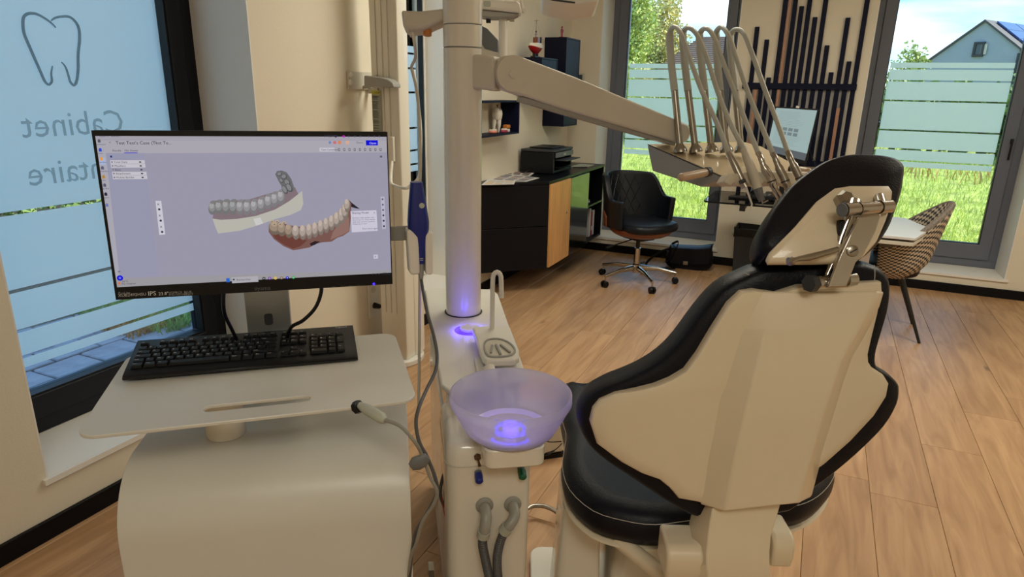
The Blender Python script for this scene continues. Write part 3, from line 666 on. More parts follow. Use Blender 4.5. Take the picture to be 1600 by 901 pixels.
b = MB(); b.cyl((sx, sy, sz+.14), (sx, sy, sz+.275), .0022, .001, 8); b.cyl((sx-.018, sy, sz+.262), (sx+.018, sy, sz+.262), .001, seg=6); b.cyl((sx-.012, sy, sz+.165), (sx+.02, sy-.02, sz+.165), .0012, seg=6); b.ball((sx, sy, sz+.185), .007, 8); b.build('mast', 'black_metal', t)
b = MB()
for q in (-1, 1): b.cyl((sx+q*.035, sy+.08, sz+.095), (sx, sy, sz+.26), .0006, seg=4); b.cyl((sx+q*.03, sy-.08, sz+.095), (sx, sy, sz+.26), .0006, seg=4)
b.build('rigging', 'mid_grey', t)
for q in (-1, 1):
    b = MB(); b.ball((sx+q*.045, sy+.0, sz+.085), .008, 8); b.build('lifebuoy', 'tooth_ivory', t)
# small figurine
fx, fy, fz_ = -2.1, 5.53, 1.906
b = MB(); b.box((fx-.018, fy-.018, fz_), (fx+.018, fy+.018, fz_+.008))
for q in (-1, 1): b.tube([(fx, fy+q*.01, fz_+.008), (fx, fy+q*.008, fz_+.028), (fx, fy+q*.005, fz_+.045)], [.005, .006, .007], 8)
b.tube([(fx, fy, fz_+.042), (fx, fy, fz_+.06), (fx, fy, fz_+.072)], [.010, .013, .006], 10); b.ball((fx, fy, fz_+.083), .009, 10)
for q in (-1, 1): b.tube([(fx, fy+q*.012, fz_+.068), (fx+.002, fy+q*.024, fz_+.058), (fx+.004, fy+q*.018, fz_+.044)], [.004, .0035, .003], 6)
o = b.build('figurine', 'magenta'); tag(o, 'tiny dark red figurine standing on the tall navy wall box', 'figurine')
# tooth model and denture models
tx, ty, tz = -2.155, 4.43, 1.188
t = thing('tooth_model', (tx, ty, tz), 'large ivory tooth model standing on the black wall shelf', 'tooth model')
b = MB(); b.lathe([(.0, .075), (.022, .08), (.034, .10), (.038, .13), (.034, .155), (.02, .168), (.0, .166)], (tx, ty, tz), seg=20)
for q in (-1, 1): b.ball((tx, ty+q*.018, tz+.15), (.026, .022, .026), 12)
b.build('crown', 'tooth_ivory', t, ang=80)
for (qx, qy) in ((-1, -1), (-1, 1), (1, 0)):
    b = MB(); b.tube([(tx+qx*.012, ty+qy*.014, tz+.09), (tx+qx*.016, ty+qy*.02, tz+.045), (tx+qx*.012, ty+qy*.024, tz+.001)], [.019, .012, .005], 10); b.build('root', 'tooth_ivory', t, ang=80)
b = MB(); b.cyl((tx, ty, tz+.16), (tx, ty, tz+.185), .003, seg=8); b.ball((tx, ty, tz+.188), .006, 8); b.build('pin', 'black_metal', t)
def denture(x, y, z, rot, gum, lab, r=.026, flip=False):
    t = thing('denture_model', (x, y, z), lab, 'denture model', 'jaw models on the wall shelf'); s = 1
    pts = [(x+r*math.cos(rot+a), y+r*1.1*math.sin(rot+a), z+.012) for a in [math.radians(k) for k in range(-110, 111, 20)]]
    b = MB(); b.tube(pts, .0105, 10); b.build('gum', gum, t)
    for i in range(10):
        a = rot+math.radians(-99+i*22); b = MB(); b.ball((x+r*math.cos(a), y+r*1.1*math.sin(a), z+.024), (.0052, .0052, .008), 8); b.build('tooth', 'tooth_ivory', t)
denture(-2.12, 4.28, 1.189, 0, 'pink', 'pink jaw model at the left of the wall shelf')
denture(-2.095, 4.40, 1.189, .4, 'magenta', 'crimson jaw model in front of the ivory tooth model')
b = MB(); z_ = 1.1885; bt = thing('jaw_block', (-2.12, 4.515, z_), 'orange and cream jaw block model right of the tooth model', 'jaw model')
b.box((-2.14, 4.49, z_+.025), (-2.10, 4.545, z_+.052)); b.build('gum_block', 'orange', bt, bevel=.006)
for i in range(4): b = MB(); b.box((-2.138+.0, 4.492+i*.0135, z_), (-2.104, 4.503+i*.0135, z_+.0245)); b.build('tooth', 'tooth_ivory', bt, bevel=.003)

# thermostat, outlets on the left wall
t = thing('thermostat', (-2.12, YB-.01, 1.5), 'beige wall thermostat with a grey display by the left window', 'thermostat')
b = MB(); b.box((-2.168, 1.505, 0), (-2.062, 1.64, .018), Fr((0, YB, 0), (1, 0, 0), (0, 0, 1))); b.build('housing', 'beige_plastic', t, bevel=.004)
b = MB(); b.box((-2.145, 1.57, .0182), (-2.085, 1.625, .02), Fr((0, YB, 0), (1, 0, 0), (0, 0, 1))); b.build('display', 'lcd', t, smooth=False)
for i in range(4):
    b = MB(); b.box((-2.145+i*.017, 1.53, .0182), (-2.133+i*.017, 1.54, .021), Fr((0, YB, 0), (1, 0, 0), (0, 0, 1))); b.build('button', 'mid_grey', t)

# ---------------------------------------------------------------- slatted wall art
t = thing('slatted_wall_art', (-.25, YB-.02, .95), 'wall art of tall navy-black slats with copper accents between the windows', 'wall art')
Fa = Fr((0, YB, 0), (1, 0, 0), (0, 0, 1))
def ax(px, py): return onY(px, py, YB)
zb = ax(1250, 258).z
S = [(1173, 133, 42, 'slat_black'), (1190, 133, 62, 'slat_black'), (1200, 133, 121, 'slat_black'), (1211, 133, None, 'slat_black'), (1218, 133, None, 'slat_copper'), (1226, 133, None, 'slat_black'), (1236.5, 133, 10, 'slat_black'), (1247.5, 133, None, 'slat_black'), (1259, 133, 27, 'slat_black'), (1271.5, 133, None, 'slat_black'), (1283.5, 133, 71, 'slat_black'), (1296, 133, 113, 'slat_black'), (1309, 133, 28, 'slat_black'), (1321, 133, 96, 'slat_black'), (1334, 133, None, 'slat_black')]
for (px, py, top, mt_) in S:
    x = ax(px, py).x; zt = 2.56 if top is None else ax(px+(py-top)*.12, top).z; hw = .0175 if mt_ == 'slat_black' else .0125; dp = .022 if mt_ == 'slat_black' else .019
    b = MB(); b.box((x-hw, zb-(.34 if px < 1205 else 0), .002), (x+hw, zt, dp), Fa); o = b.build('slat', mt_, t, bevel=.002, seg=1)
    if mt_ != 'slat_black': o['label'] = 'copper slat'
xa = ax(1166, 135).x; xb = ax(1332, 135).x
for (xx, top, bot) in ((ax(1181, 142).x, ax(1181, 140).z, .9), (ax(1305, 200).x, ax(1307, 168).z, zb)):
    b = MB(); b.box((xx-.013, bot, .0225), (xx+.013, top, .028), Fa); b.build('slat', 'slat_copper', t, bevel=.002, seg=1)['label'] = 'short copper slat'
for zc_ in (ax(1250, 135).z, zb+.02):
    b = MB(); b.box((xa-.03, zc_-.024, .0226), (xb+.03, zc_+.024, .034), Fa); b.build('crossbar', 'slat_black', t, bevel=.002, seg=1)
b = MB(); b.box((xa+.0, zb, .0005), (xb-.02, ax(1250, 135).z+.28*0, .0018), Fa); b.build('backing_panel', 'slat_back', t, smooth=False)

# ---------------------------------------------------------------- desk zone
DZ = .72
t = thing('glass_desk', (-.35, 5.32, 0), 'clear glass desk top on black legs behind the instrument tray', 'desk')
b = MB(); b.prism(rrect(1.0, .62, .05, cx=-.25, cy=5.37), DZ-.01, DZ); b.build('glass_top', 'pane_glass', t)
b = MB(); b.loft([[V((a, c, z_)) for a, c in rrect(1.0-d, .62-d, .05, cx=-.25, cy=5.37)] for z_, d in ((DZ-.011, 0), (DZ+.001, 0), (DZ+.001, .006), (DZ-.011, .006))], closed=True); b.build('glass_edge', 'gasket_black', t)
for (lx_, ly_) in ((-.47, 5.12), (.17, 5.12), (-.47, 5.62), (.17, 5.62)):
    b = MB(); b.lathe([(.03, 0), (.022, .008), (.022, .012), (.018, .015), (.018, .695), (.045, .70), (.045, .709)], (lx_, ly_, 0), seg=16) if lx_ > 0 else b.box((lx_-.02, ly_-.015, .66), (lx_+.02, ly_+.015, .7085)); b.build('leg' if lx_ > 0 else 'bracket', 'black_metal', t)
b = MB(); b.box((-.5, 5.60, .66), (.2, 5.64, .68)); b.box((-.03, 5.64, .655), (.03, YB-.055, .685)); b.box((-.48, 5.12, .665), (-.455, 5.62, .68)); b.build('rail', 'black_metal', t)
# desktop clutter under the tray
b = MB(); b.prism(rrect(.16, .10, .01, cx=-.52, cy=5.35), DZ+.0015, DZ+.014); o = b.build('tablet', 'black_plastic', bevel=.002); tag(o, 'small black device lying flat on the glass desk', 'device')
t = thing('desk_telephone', (-.36, 5.42, DZ+.0012), 'black desk telephone on the glass desk', 'telephone')
b = MB(); b.loft([[V((a, c, z_)) for a, c in rrect(.18, .17, .02, cx=-.36, cy=5.42)] for z_ in (DZ+.0015, DZ+.03)]); b.build('base', 'black_plastic', t, bevel=.004)
b = MB(); b.tube(smoothline([(-.43, 5.34, DZ+.05), (-.435, 5.42, DZ+.062), (-.43, 5.5, DZ+.05)], 5), .017, 10); b.build('handset', 'black_plastic', t)
for i in range(9): b = MB(); b.box((-.385+(i % 3)*.03, 5.37+(i//3)*.03, DZ+.0305), (-.365+(i % 3)*.03, 5.39+(i//3)*.03, DZ+.035)); b.build('button', 'mid_grey', t)
t = thing('desktop_screen', (-.22, 5.6, DZ+.002), 'desktop screen showing a white page on the glass desk before the slats', 'monitor')
Fs = fitfr((-.235, 5.62, 1.165, .30, .12, -.16))
cs = [Fs.pix(*q) for q in ((1212, 166), (1280, 170), (1260, 258), (1194, 240))]; A, B_, C, D = cs
b = MB(); b.prism([A, D, C, B_][::-1], -.02, 0, Fs); b.build('casing', 'black_plastic', t, bevel=.004)
def lp(u, v): p = V((*A, 0)).lerp(V((*B_, 0)), u); q = V((*D, 0)).lerp(V((*C, 0)), u); r_ = p.lerp(q, v); return (r_.x, r_.y)
b = MB(); b.poly2([lp(.02, .03), lp(.96, .03), lp(.95, .80), lp(.03, .80)], Fs, .001, lin((112, 128, 126))); b.poly2([lp(.03, .80), lp(.95, .80), lp(.94, .93), lp(.04, .93)], Fs, .001, lin((66, 70, 72)))
rr = random.Random(4)
for j in range(22):
    v0 = .09+j*.03; b.poly2([lp(.12, v0), lp(.12+rr.uniform(.4, .7), v0), lp(.6, v0+.006), lp(.12, v0+.006)], Fs, .0016, lin((97, 111, 110)))
for i in range(3):
    for j in range(2): b.poly2([lp(.28+.13*i, .4+.08*j), lp(.38+.13*i, .4+.08*j), lp(.38+.13*i, .46+.08*j), lp(.28+.13*i, .46+.08*j)], Fs, .002, lin((82, 92, 94)))
b.build('screen', 'screen_pixels', t, smooth=False)
b = MB(); b.box((-.262, 5.64, DZ+.02), (-.222, 5.66, 1.15)); b.build('stand', 'black_metal', t); b = MB(); b.prism(rrect(.24, .17, .03, cx=-.24, cy=5.64), DZ+.002, DZ+.018); b.build('foot', 'black_metal', t, bevel=.003)
b = MB(); c_ = Fs.w(*lp(.5, 0)); b.box((-.012, -.004, -.006), (.012, .012, .004), Fr(c_, Fs.u, Fs.v)); wc = b.build('webcam', 'paper', t, bevel=.002)
b = MB(); b.tube(smoothline([Fs.w(*lp(.9, .6), -.022), Fs.w(*lp(1.1, .8), -.04), (-.02, 5.66, .95), (0, 5.7, .8), (-.02, 5.66, DZ+.01)], 6), .003, 6); b.build('cable', 'black_plastic', t)

# white table and houndstooth chair
t = thing('white_table', (.35, 4.75, 0), 'white laminated table in front of the houndstooth chair', 'table')
P = [onZ(x, y, .72) for x, y in ((1455, 357), (1414, 340), (1385, 338.5), (1385, 360))]
q = [(P[0].x, P[0].y), (P[1].x-.0, P[1].y), (-.12, P[1].y+.0), (-.12, 4.33), (.56, 4.34)]
b = MB(); b.prism(q, .703, .72); b.build('table_top', 'table_white', t, bevel=.002)
b = MB(); b.prism([(a*.985+.002, c+.012*(4.7-c)) for a, c in q], .668, .69); b.build('underframe', 'beige_plastic', t, bevel=.002)
b = MB(); b.box((-.08, 4.5, .005), (.36, 4.9, .667)); b.box((-.06, 4.52, .69), (.34, 4.88, .703)); b.build('pedestal', 'table_white', t, bevel=.006)

hx, hy = .47, 4.84
t = thing('tub_chair', (hx, hy, 0), 'houndstooth tub chair with black tapered legs by the right window', 'chair')
def tub(nu, nv, f):  # f(a, s)->point ; a angle, s height 0..1
    return [[f(i/(nu-1), j/(nv-1)) for i in range(nu)] for j in range(nv)]
def grid(mb, G, uvs=None):
    nv_, nu_ = len(G), len(G[0]); k = len(mb.v); mb.v += [tuple(p) for r_ in G for p in r_]
    fs = [(k+j*nu_+i, k+j*nu_+i+1, k+(j+1)*nu_+i+1, k+(j+1)*nu_+i) for j in range(nv_-1) for i in range(nu_-1)]
    mb.f += fs; mb.mi += [0]*len(fs); mb.c += [None]*len(fs)
    if uvs: mb.uv = (mb.uv or [])+[uv for r_ in uvs for uv in r_]
def tubf(off):
    def f(u, s):
        a = math.radians(-128+256*u)                       # 0 = back (+X)
        c = max(0, math.cos(a*.66))**2.8; topz = .60+.262*c; z = .40+(topz-.40)*s
        fl_ = .03*s+.065*c*s; rx = .155+fl_+off; ry = .235+.04*s+off
        if s < .3: k_ = .62+.38*math.sin(s/.3*math.pi/2); rx *= k_; ry *= k_
        return V((hx+.06+rx*math.cos(a), hy+ry*math.sin(a), z))
    return f
G = tub(49, 15, tubf(0)); UV = [[(u*1.08/.024, s*.44/.020) for u in [i/48 for i in range(49)]] for s in [j/14 for j in range(15)]]
b = MB(); grid(b, G, UV); b.build('bucket', 'houndstooth', t, solid=.034, ang=80)
b = MB(); rim = [tubf(0)(i/40, 1) for i in range(41)]; b.tube(rim, .018, 8); b.build('piping', 'tweed_grey', t)
b = MB(); puff(b, sm2([(-.15, -.19), (.0, -.20), (.15, -.16), (.19, 0), (.15, .16), (0, .20), (-.15, .19), (-.185, 0)], 4), Fr((hx+.02, hy, 0), (1, 0, 0), (0, 1, 0)), .40, .475, .03, bulge1=.015); b.build('seat', 'leather_black', t, ang=80)
b = MB(); b.lathe([(.0, .385), (.1, .385), (.13, .395), (.14, .41), (0, .412)], (hx, hy, 0), seg=24); b.build('seat_pan', 'black_metal', t)
for (sx_, sy_) in ((1, -1), (1, 1), (-1, -1), (-1, 1)):
    b = MB(); b.tube([(hx+sx_*.09+.01, hy+sy_*.11, .40), (hx+(.26 if sx_ > 0 else -.2), hy+sy_*(.2), .0)], [.017, .0085], 12); b.build('leg', 'black_metal', t)

# ---------------------------------------------------------------- office chair
ox, oy = -1.235, 5.15; fa = math.radians(-33)
t = thing('office_chair', (ox, oy, 0), 'black quilted office chair with bentwood shell on chrome castor base', 'chair')
def loc(f, s, z): return V((ox+math.cos(fa)*f-math.sin(fa)*s, oy+math.sin(fa)*f+math.cos(fa)*s, z))
Fo = Fr((ox, oy, 0), (math.cos(fa), math.sin(fa), 0), (-math.sin(fa), math.cos(fa), 0))
for k in range(5):
    a = math.radians(72*k+20); d = V((math.cos(a), math.sin(a), 0)); c = V((ox, oy, 0))
    b = MB(); b.tube([c+d*.02+V((0, 0, .125)), c+d*.17+V((0, 0, .118)), c+d*.32+V((0, 0, .088))], [.024, .018, .012], 10, flat=.8); lg = b.build('leg', 'chrome', t)
    b = MB(); b.cyl(c+d*.315+V((0, 0, .05)), c+d*.315+V((0, 0, .09)), .007, seg=10); b.build('castor_stem', 'chrome', lg)
    s = d.cross(V((0, 0, 1))).normalized(); cc = c+d*.32+V((0, 0, .027)); b = MB()
    for q in (-1, 1): b.cyl(cc+s*.007*q, cc+s*.024*q, .027, .024, 16)
    b.cyl(cc-s*.008, cc+s*.008, .012, seg=10); b.box((-.012, -.022, .012), (.012, .022, .031), Fr(cc, d, s)); b.build('castor', 'black_plastic', lg, bevel=.002)
b = MB(); b.lathe([(.0, .085), (.032, .085), (.034, .10), (.034, .15), (.026, .158), (.026, .285), (.022, .287), (.0, .288)], (ox, oy, 0), seg=20); b.build('gas_column', 'chrome', t)
b = MB(); b.cyl((ox, oy, .288), (ox, oy, .37), .016, seg=14); b.box((-.1, -.08, .36), (.1, .08, .385), Fo); b.build('mechanism', 'black_metal', t, bevel=.004)
b = MB(); b.tube([loc(0, -.05, .365), loc(-.0, -.18, .345), loc(-.02, -.26, .325)], .005, 8); b.tube([loc(-.02, -.25, .327), loc(-.025, -.31, .315)], [.01, .012], 8); b.build('tilt_lever', 'black_plastic', t)
# bentwood pan
def pan(off):
    rings = []
    for j in range(8):
        s = j/7; r_ = .10+.155*math.sin(s*math.pi/2); z = .385+.075*(1-math.cos(s*math.pi/2))
        rings.append([loc((r_*1.03+off)*math.cos(a)+.01, (r_+off)*math.sin(a), z+.03*max(0, -math.cos(a))*s) for a in [i*math.pi/16 for i in range(32)]])
    return rings
b = MB(); b.loft(pan(0)); b.build('bentwood_shell', 'bentwood', t, ang=80)
b = MB(); puff(b, sm2([(.265, -.12), (.285, 0), (.265, .12), (.2, .22), (0, .245), (-.2, .2), (-.25, 0), (-.2, -.2), (0, -.245), (.2, -.22)], 4), Fo, .445, .515, .035, bulge1=.012); b.build('seat', 'leather_office', t, ang=80)
def backf(off):
    def f(u, s):
        a = math.radians(70+220*u)                        # angle around, 180 = back
        c = max(0, -math.cos(a)); cc = c**2.2; s_ = max(0., min(1., (c-.05)/.5)); s_ = s_*s_*(3-2*s_)
        topz = .685+.02*c+.165*s_; z0 = .47; z = z0+(topz-z0)*s
        lean = .07*s*c+.015*s; rx = .245+lean+off; ry = .262+.02*s+off
        return loc(rx*math.cos(a), ry*math.sin(a), z)
    return f
G = tub(57, 15, backf(.0)); b = MB(); grid(b, G); b.build('backrest', 'leather_office', t, solid=.045, bevel=.012, seg=3, ang=80)
b = MB()   # quilted diamond seams on the inside of the back
def inner(u, s): return backf(-.0245)(u, s)
for k in range(-4, 9):
    for sg in (1, -1):
        pts = []
        for i in range(13):
            s = .08+.84*i/12; u = .5+(k-2)*.075+sg*(s-.5)*.2
            if .29 < u < .71: pts.append(inner(u, s))
        if len(pts) > 2: b.tube(pts, .0032, 6)
b.build('quilting_seams', 'black_plastic', t)
b = MB(); G = [[backf(.026)(u, s) for u in [.16+.68*i/40 for i in range(41)]] for s in [0, .1, .2, .3]]
b = MB(); grid(b, G); b.build('bentwood_band', 'bentwood', t, solid=.008, ang=80)

# ---------------------------------------------------------------- bag and bin
bx, by = -.93, 5.83
t = thing('shoulder_bag', (bx, by, 0), 'black leather shoulder bag slumped on the floor under the window', 'bag')
Fg = Fr((bx, by, 0), (1, .06, 0), (0, 0, 1))
def bagring(y, s, zt, sag):
    n_ = 28; r_ = []
    for i in range(n_):
        a = i/n_*2*math.pi; ca, sa = math.cos(a), math.sin(a); X = .20*s*abs(ca)**.5*(1 if ca > 0 else -1); Z = .5+.5*abs(sa)**.6*(1 if sa > 0 else -1)
        top_ = zt-(sag*(1-(X/.2)**2)+.035*(X < -.0)*(-X/.2))
        r_.append(Fg.w(X*(1.05-.12*Z), Z*top_, y+.006*math.sin(7*X/.2+Z*4)))
    return r_
b = MB(); b.loft([bagring(-.07, .8, .16, .03), bagring(-.06, .98, .205, .03), bagring(0, 1.02, .225, .03), bagring(.055, .99, .215, .032), bagring(.072, .85, .17, .03)]); b.build('body', 'leather_black', t, ang=60)
b = MB(); G = []
for j in range(10):
    s = j/9; G.append([Fg.w(x, (.232-.035*(1-(x/.2)**2)-.03*(x < 0)*(-x/.2)) if s < .3 else .225-.03*(1-(x/.2)**2)-.16*(s-.3)/.7-.03*(x < 0)*(-x/.2), -.03+.11*min(1, s/.3)+.005*math.sin(x*30)) for x in [-.17+.36*i/16 for i in range(17)]])
grid(b, G); b.build('flap', 'leather_black', t, solid=.008, ang=60)
b = MB(); b.tube(smoothline([Fg.w(-.15, .17, .03), Fg.w(-.25, .13, .06), Fg.w(-.34, .05, .09), Fg.w(-.35, .008, .11), Fg.w(-.24, .008, .14), Fg.w(-.1, .01, .12)], 6), .011, 8, flat=.4); b.build('strap', 'leather_black', t)
b = MB(); b.tube(smoothline([Fg.w(-.16, .20, .0), Fg.w(-.10, .235, .07), Fg.w(-.14, .10, .10), Fg.w(-.2, .05, .1)], 6), .010, 8, flat=.4); b.build('strap', 'leather_black', t)
b = MB(); b.box((-.04, .045, .09), (0.0, .075, .097), Fg); b.build('buckle', 'steel', t, bevel=.002)
tx0, tx1, ty0 = -.575, -.30, 5.80
t = thing('waste_bin', ((tx0+tx1)/2, 5.93, 0), 'black waste bin with a bin liner behind the headrest', 'bin')
b = MB(); b.loft([[V((x, y, z)) for x, y in ((tx0+q, ty0+q), (tx1-q, ty0+q), (tx1-q, 6.05-q*.5), (tx0+q, 6.05-q*.5))] for z, q in ((0, .02), (.39, 0), (.39, .012), (.02, .03))], cap=True); b.build('body', 'dark_grey', t, bevel=.006)
b = MB(); rr = random.Random(9); R_ = []
for (z, q) in ((.33, -.004), (.37, -.007), (.402, -.004), (.404, .006), (.34, .018)):
    R_.append([V((x+rr.uniform(-.004, .004), y+rr.uniform(-.004, .004), z+rr.uniform(-.008, .008))) for x, y in rrect(tx1-tx0-2*q, .25-2*q, .02, 6, (tx0+tx1)/2, 5.925)])
b.loft(R_, cap=False); b.build('bin_liner', 'black_plastic', t, ang=60)
b = MB(); b.ball((tx0-.006, ty0+.02, .36), (.018, .02, .03), 10); b.build('liner_knot', 'label_grey', t)

# ================================================================ COMPUTER CART
ua = math.radians(41.08); cu_, cv_ = V((math.cos(ua), math.sin(ua), 0)), V((-math.sin(ua), math.cos(ua), 0))
Fc = Fr((0, 0, 0), cu_, cv_)                       # a = along the front edge, b = away from the viewer, c = up
PZT = .92
t = thing('computer_cart', Fc.w(-.13, 1.35, 0), 'white bent-sheet computer cart with a slotted shelf beside the dental unit', 'cart')
b = MB(); outer = rrect(.583, .378, .035, 6, -.13, 1.352); hole = rrect(.19, .026, .0125, 6, -.132, 1.222)
# plate with a real slot: bridge the outline to the slot through a quad strip
n_ = len(outer)
def ringpts(poly, z): return [Fc.w(a, c, z) for a, c in poly]
ki = min(range(n_), key=lambda i: (outer[i][0]+.13)**2+(outer[i][1]-1.163)**2); hj = min(range(len(hole)), key=lambda j: (hole[j][0]-outer[ki][0])**2+(hole[j][1]-outer[ki][1])**2)
hl_ = hole[::-1]; hj = len(hole)-1-hj; nh = len(hole)
loop = [outer[(ki+i) % n_] for i in range(n_+1)]+[hl_[(hj+i) % nh] for i in range(nh+1)]
m_ = len(loop); V_ = [Fc.w(a, c, PZT) for a, c in loop]+[Fc.w(a, c, PZT-.007) for a, c in loop]
b.add(V_, [tuple(range(m_)), tuple(range(2*m_-1, m_-1, -1))]+[(i, m_+i, m_+i+1, i+1) for i in range(n_)]+[(n_+1+i, m_+n_+1+i, m_+n_+2+i, n_+2+i) for i in range(nh)])
b.build('shelf', 'cart_white', t, bevel=.0015)
Fb = Fr(Fc.w(-.13, 1.175, 0), Fc.w(.54, -.06, 0), Fc.w(.06, .54, 0))
prof = [(.46, .79), (.12, .79)]+[(.12-.11*math.sin(k*math.pi/16), .79-.11*(1-math.cos(k*math.pi/16))) for k in range(1, 9)]+[(.0, .12), (.0, .05)]
prof = [(.42, .785), (.13, .79)]+[(.13-.125*math.sin(a), .79-.13*(1-math.cos(a))) for a in [k*math.pi/20 for k in range(1, 11)]]+[(.002, .06)]
inn = [(p[0]+.012*math.sin(min(1, max(0, (.79-p[1])/.13))*math.pi/2)+(.0 if p[1] > .78 else 0), p[1]-.012*math.cos(min(1, max(0, (.79-p[1])/.13))*math.pi/2)) for p in prof]
ring = prof+inn[::-1]
b = MB(); b.loft([[Fb.w(x, p[0], p[1]) for p in ring] for x in (-.272, .272)]); b.build('body', 'cart_white', t, bevel=.002, ang=50)
b = MB(); b.box((-.262, .41, .06), (.262, .42, .78), Fb); b.build('rear_panel', 'cart_white', t)
b = MB(); b.box((-.262, .012, .06), (.262, .41, .075), Fb); b.build('base_shelf', 'cart_white', t)
for (a, c) in ((-.23, .04), (.23, .04), (-.23, .38), (.23, .38)):
    b = MB(); p = Fb.w(a, c, 0); b.cyl(p+V((-.011, 0, .028)), p+V((.011, 0, .028)), .027, seg=16); b.cyl(p+V((0, 0, .03)), p+V((0, 0, .06)), .009, seg=8); b.build('castor', 'dark_grey', t)
p = onZ(354, 676, .79); b = MB(); b.lathe([(.039, .7905), (.039, .896), (.055, .898), (.055, .9125)], (p.x, p.y, 0), seg=28); b.build('stem', 'satin_white', t)
b = MB(); Fp2 = Fr(Fc.w(-.128, 1.60, 0), cu_, cv_)
b.box((-.049, -.02, .30), (.049, .02, 1.30), Fp2); b.box((-.045, .021, .3), (.045, .024, 1.29), Fp2); b.build('monitor_post', 'aluminium', t, bevel=.004)
b = MB(); b.prism(rrect(.019, .028, .006, 4, 0, .965), -.001, .0015, Fr(Fp2.w(0, -.0205, 0), cu_, (0, 0, 1))); b.build('cable_hole', 'dark_grey', t)
b = MB(); b.box((-.04, .425, .3), (.04, .47, .36), Fb); b.box((-.045, .40, .30), (.045, .425, .7), Fb); b.build('post_bracket', 'cart_white', t)

# ---------------------------------------------------------------- monitor
Fm = fitfr((-1.021, .986, 1.247, .717, .034, -.005))
t = thing('monitor', Fm.w(0, -.16, -.02), 'black widescreen monitor on the cart showing two dental scans', 'monitor')
W2, H2 = .270, .1625
b = MB(); b.prism([(-W2, -H2), (W2, -H2), (W2, H2), (-W2, H2)], -.022, -.002, Fm); b.build('casing', 'black_plastic', t, bevel=.003)
b = MB(); b.prism(rrect(.40, .22, .02, 4, 0, -.01), -.045, -.0225, Fm); b.build('rear_housing', 'black_plastic', t, bevel=.006)
b = MB(); b.prism(rrect(.11, .11, .008, 3), -.075, -.0455, Fm); b.build('mount_plate', 'aluminium', t, bevel=.002)
b = MB(); c0 = Fm.w(0, 0, -.076); c1 = Fp2.w(0, 0, c0.z); b.tube([c0, c0.lerp(c1, .88)], .022, 14); b.build('tilt_joint', 'black_plastic', t)
sx0, sx1 = Fm.pix(148.5, 210)[0], Fm.pix(604, 214)[0]; sy0, sy1 = Fm.pix(400, 437)[1], Fm.pix(400, 213)[1]
b = MB(); b.prism([(-W2, -H2), (W2, -H2), (W2, sy0), (-W2, sy0)], -.002, .0008, Fm); b.prism([(-W2, sy1), (W2, sy1), (W2, H2), (-W2, H2)], -.002, .0008, Fm); b.prism([(-W2, sy0), (sx0, sy0), (sx0, sy1), (-W2, sy1)], -.002, .0008, Fm); b.prism([(sx1, sy0), (W2, sy0), (W2, sy1), (sx1, sy1)], -.002, .0008, Fm)
bz = b.build('bezel', 'black_plastic', t, smooth=False)
def sc(c, k=.56): q = lin(c); return tuple(v*k for v in q[:3])+(1,)
SK = .52
def S2(c): return sc(c, SK)
class Canvas:
    def __init__(s, fr, base): s.fr = fr; s.z = base; s.b = MB()
    def px(s, pts, col, up=True):
        if up: s.z += .000012
        s.b.poly2([s.fr.pix(x, y) for x, y in pts], s.fr, s.z, S2(col))
    def rect(s, x0, y0, x1, y1, col, sk=True):   # screen-aligned rect given by two opposite photo points
        a0, b0 = s.fr.pix(x0, y0); a1, b1 = s.fr.pix(x1, y1); s.z += .000012
        s.b.poly2([(a0, b1), (a1, b1), (a1, b0), (a0, b0)], s.fr, s.z, S2(col))
    def ell(s, x, y, rx, ry, col, rot=0., n=14):
        a, b_ = s.fr.pix(x, y); k = 1.25/FPX; s.z += .000012
        s.b.poly2([(a+k*(rx*math.cos(t_)*math.cos(rot)-ry*math.sin(t_)*math.sin(rot)), b_+k*(rx*math.cos(t_)*math.sin(rot)+ry*math.sin(t_)*math.cos(rot))) for t_ in [i*6.2832/n for i in range(n)]], s.fr, s.z, S2(col))
    def txt(s, x, y, size, body, col):
        a, b_ = s.fr.pix(x, y); s.z += .000012; text(s.b, s.fr, a, b_, s.z, size, body, S2(col))
b = MB(); b.poly2([(sx0, sy0), (sx1, sy0), (sx1, sy1), (sx0, sy1)], Fm, .0, S2((150, 147, 165))); scr = b.build('screen', 'screen_pixels', t, smooth=False)
C = Canvas(Fm, .0001)
hx0 = 148.5
C.rect(148, 210, 604, 219, (160, 156, 166)); C.rect(150, 219, 604.5, 238, (166, 162, 172))
C.px([(148.5, 219), (163, 219), (188, 441), (181, 443)], (164, 162, 172))
C.px([(166, 239), (226, 239), (248, 430), (188, 434)], (146, 146, 168))
C.px([(180.5, 435), (611.5, 421), (613, 430), (182, 449)][:4], (150, 148, 152))
C.txt(151, 213.5, .0075, 'MEDIT Link', (60, 60, 110)); C.txt(178, 213.5, .006, '3.3.2', (120, 118, 135))
C.txt(181, 225.5, .0085, "Test Test's Case (Test Te...", (20, 20, 26)); C.txt(170, 224.5, .007, '<', (90, 90, 100)); C.txt(243, 224, .007, '/', (30, 30, 40))
C.txt(176, 236.5, .0050, 'Results', (60, 60, 70)); C.txt(195, 236.5, .0050, 'File Viewer', (40, 40, 60)); C.rect(194, 238.2, 215, 239.2, (60, 60, 200))
for i, nm in enumerate(('Total Data', 'Maxillary', 'Base', 'Attachment', 'Mobile Builder')):
    y = 253+i*6.0; x = 172+i*1.0; C.px([(x, y-2.7), (x+54, y-2.9), (x+54.6, y+2.6), (x+.6, y+2.9)], (192, 188, 196) if i != 2 else (150, 148, 164)); C.txt(x+6, y+1.6, .0052, nm, (50, 50, 60)); C.ell(x+3, y, 1.3, 1.3, (120, 120, 135)); C.ell(x+47, y, 1.7, 1.0, (40, 40, 50))
C.rect(172, 243, 175.5, 246, (40, 50, 120))
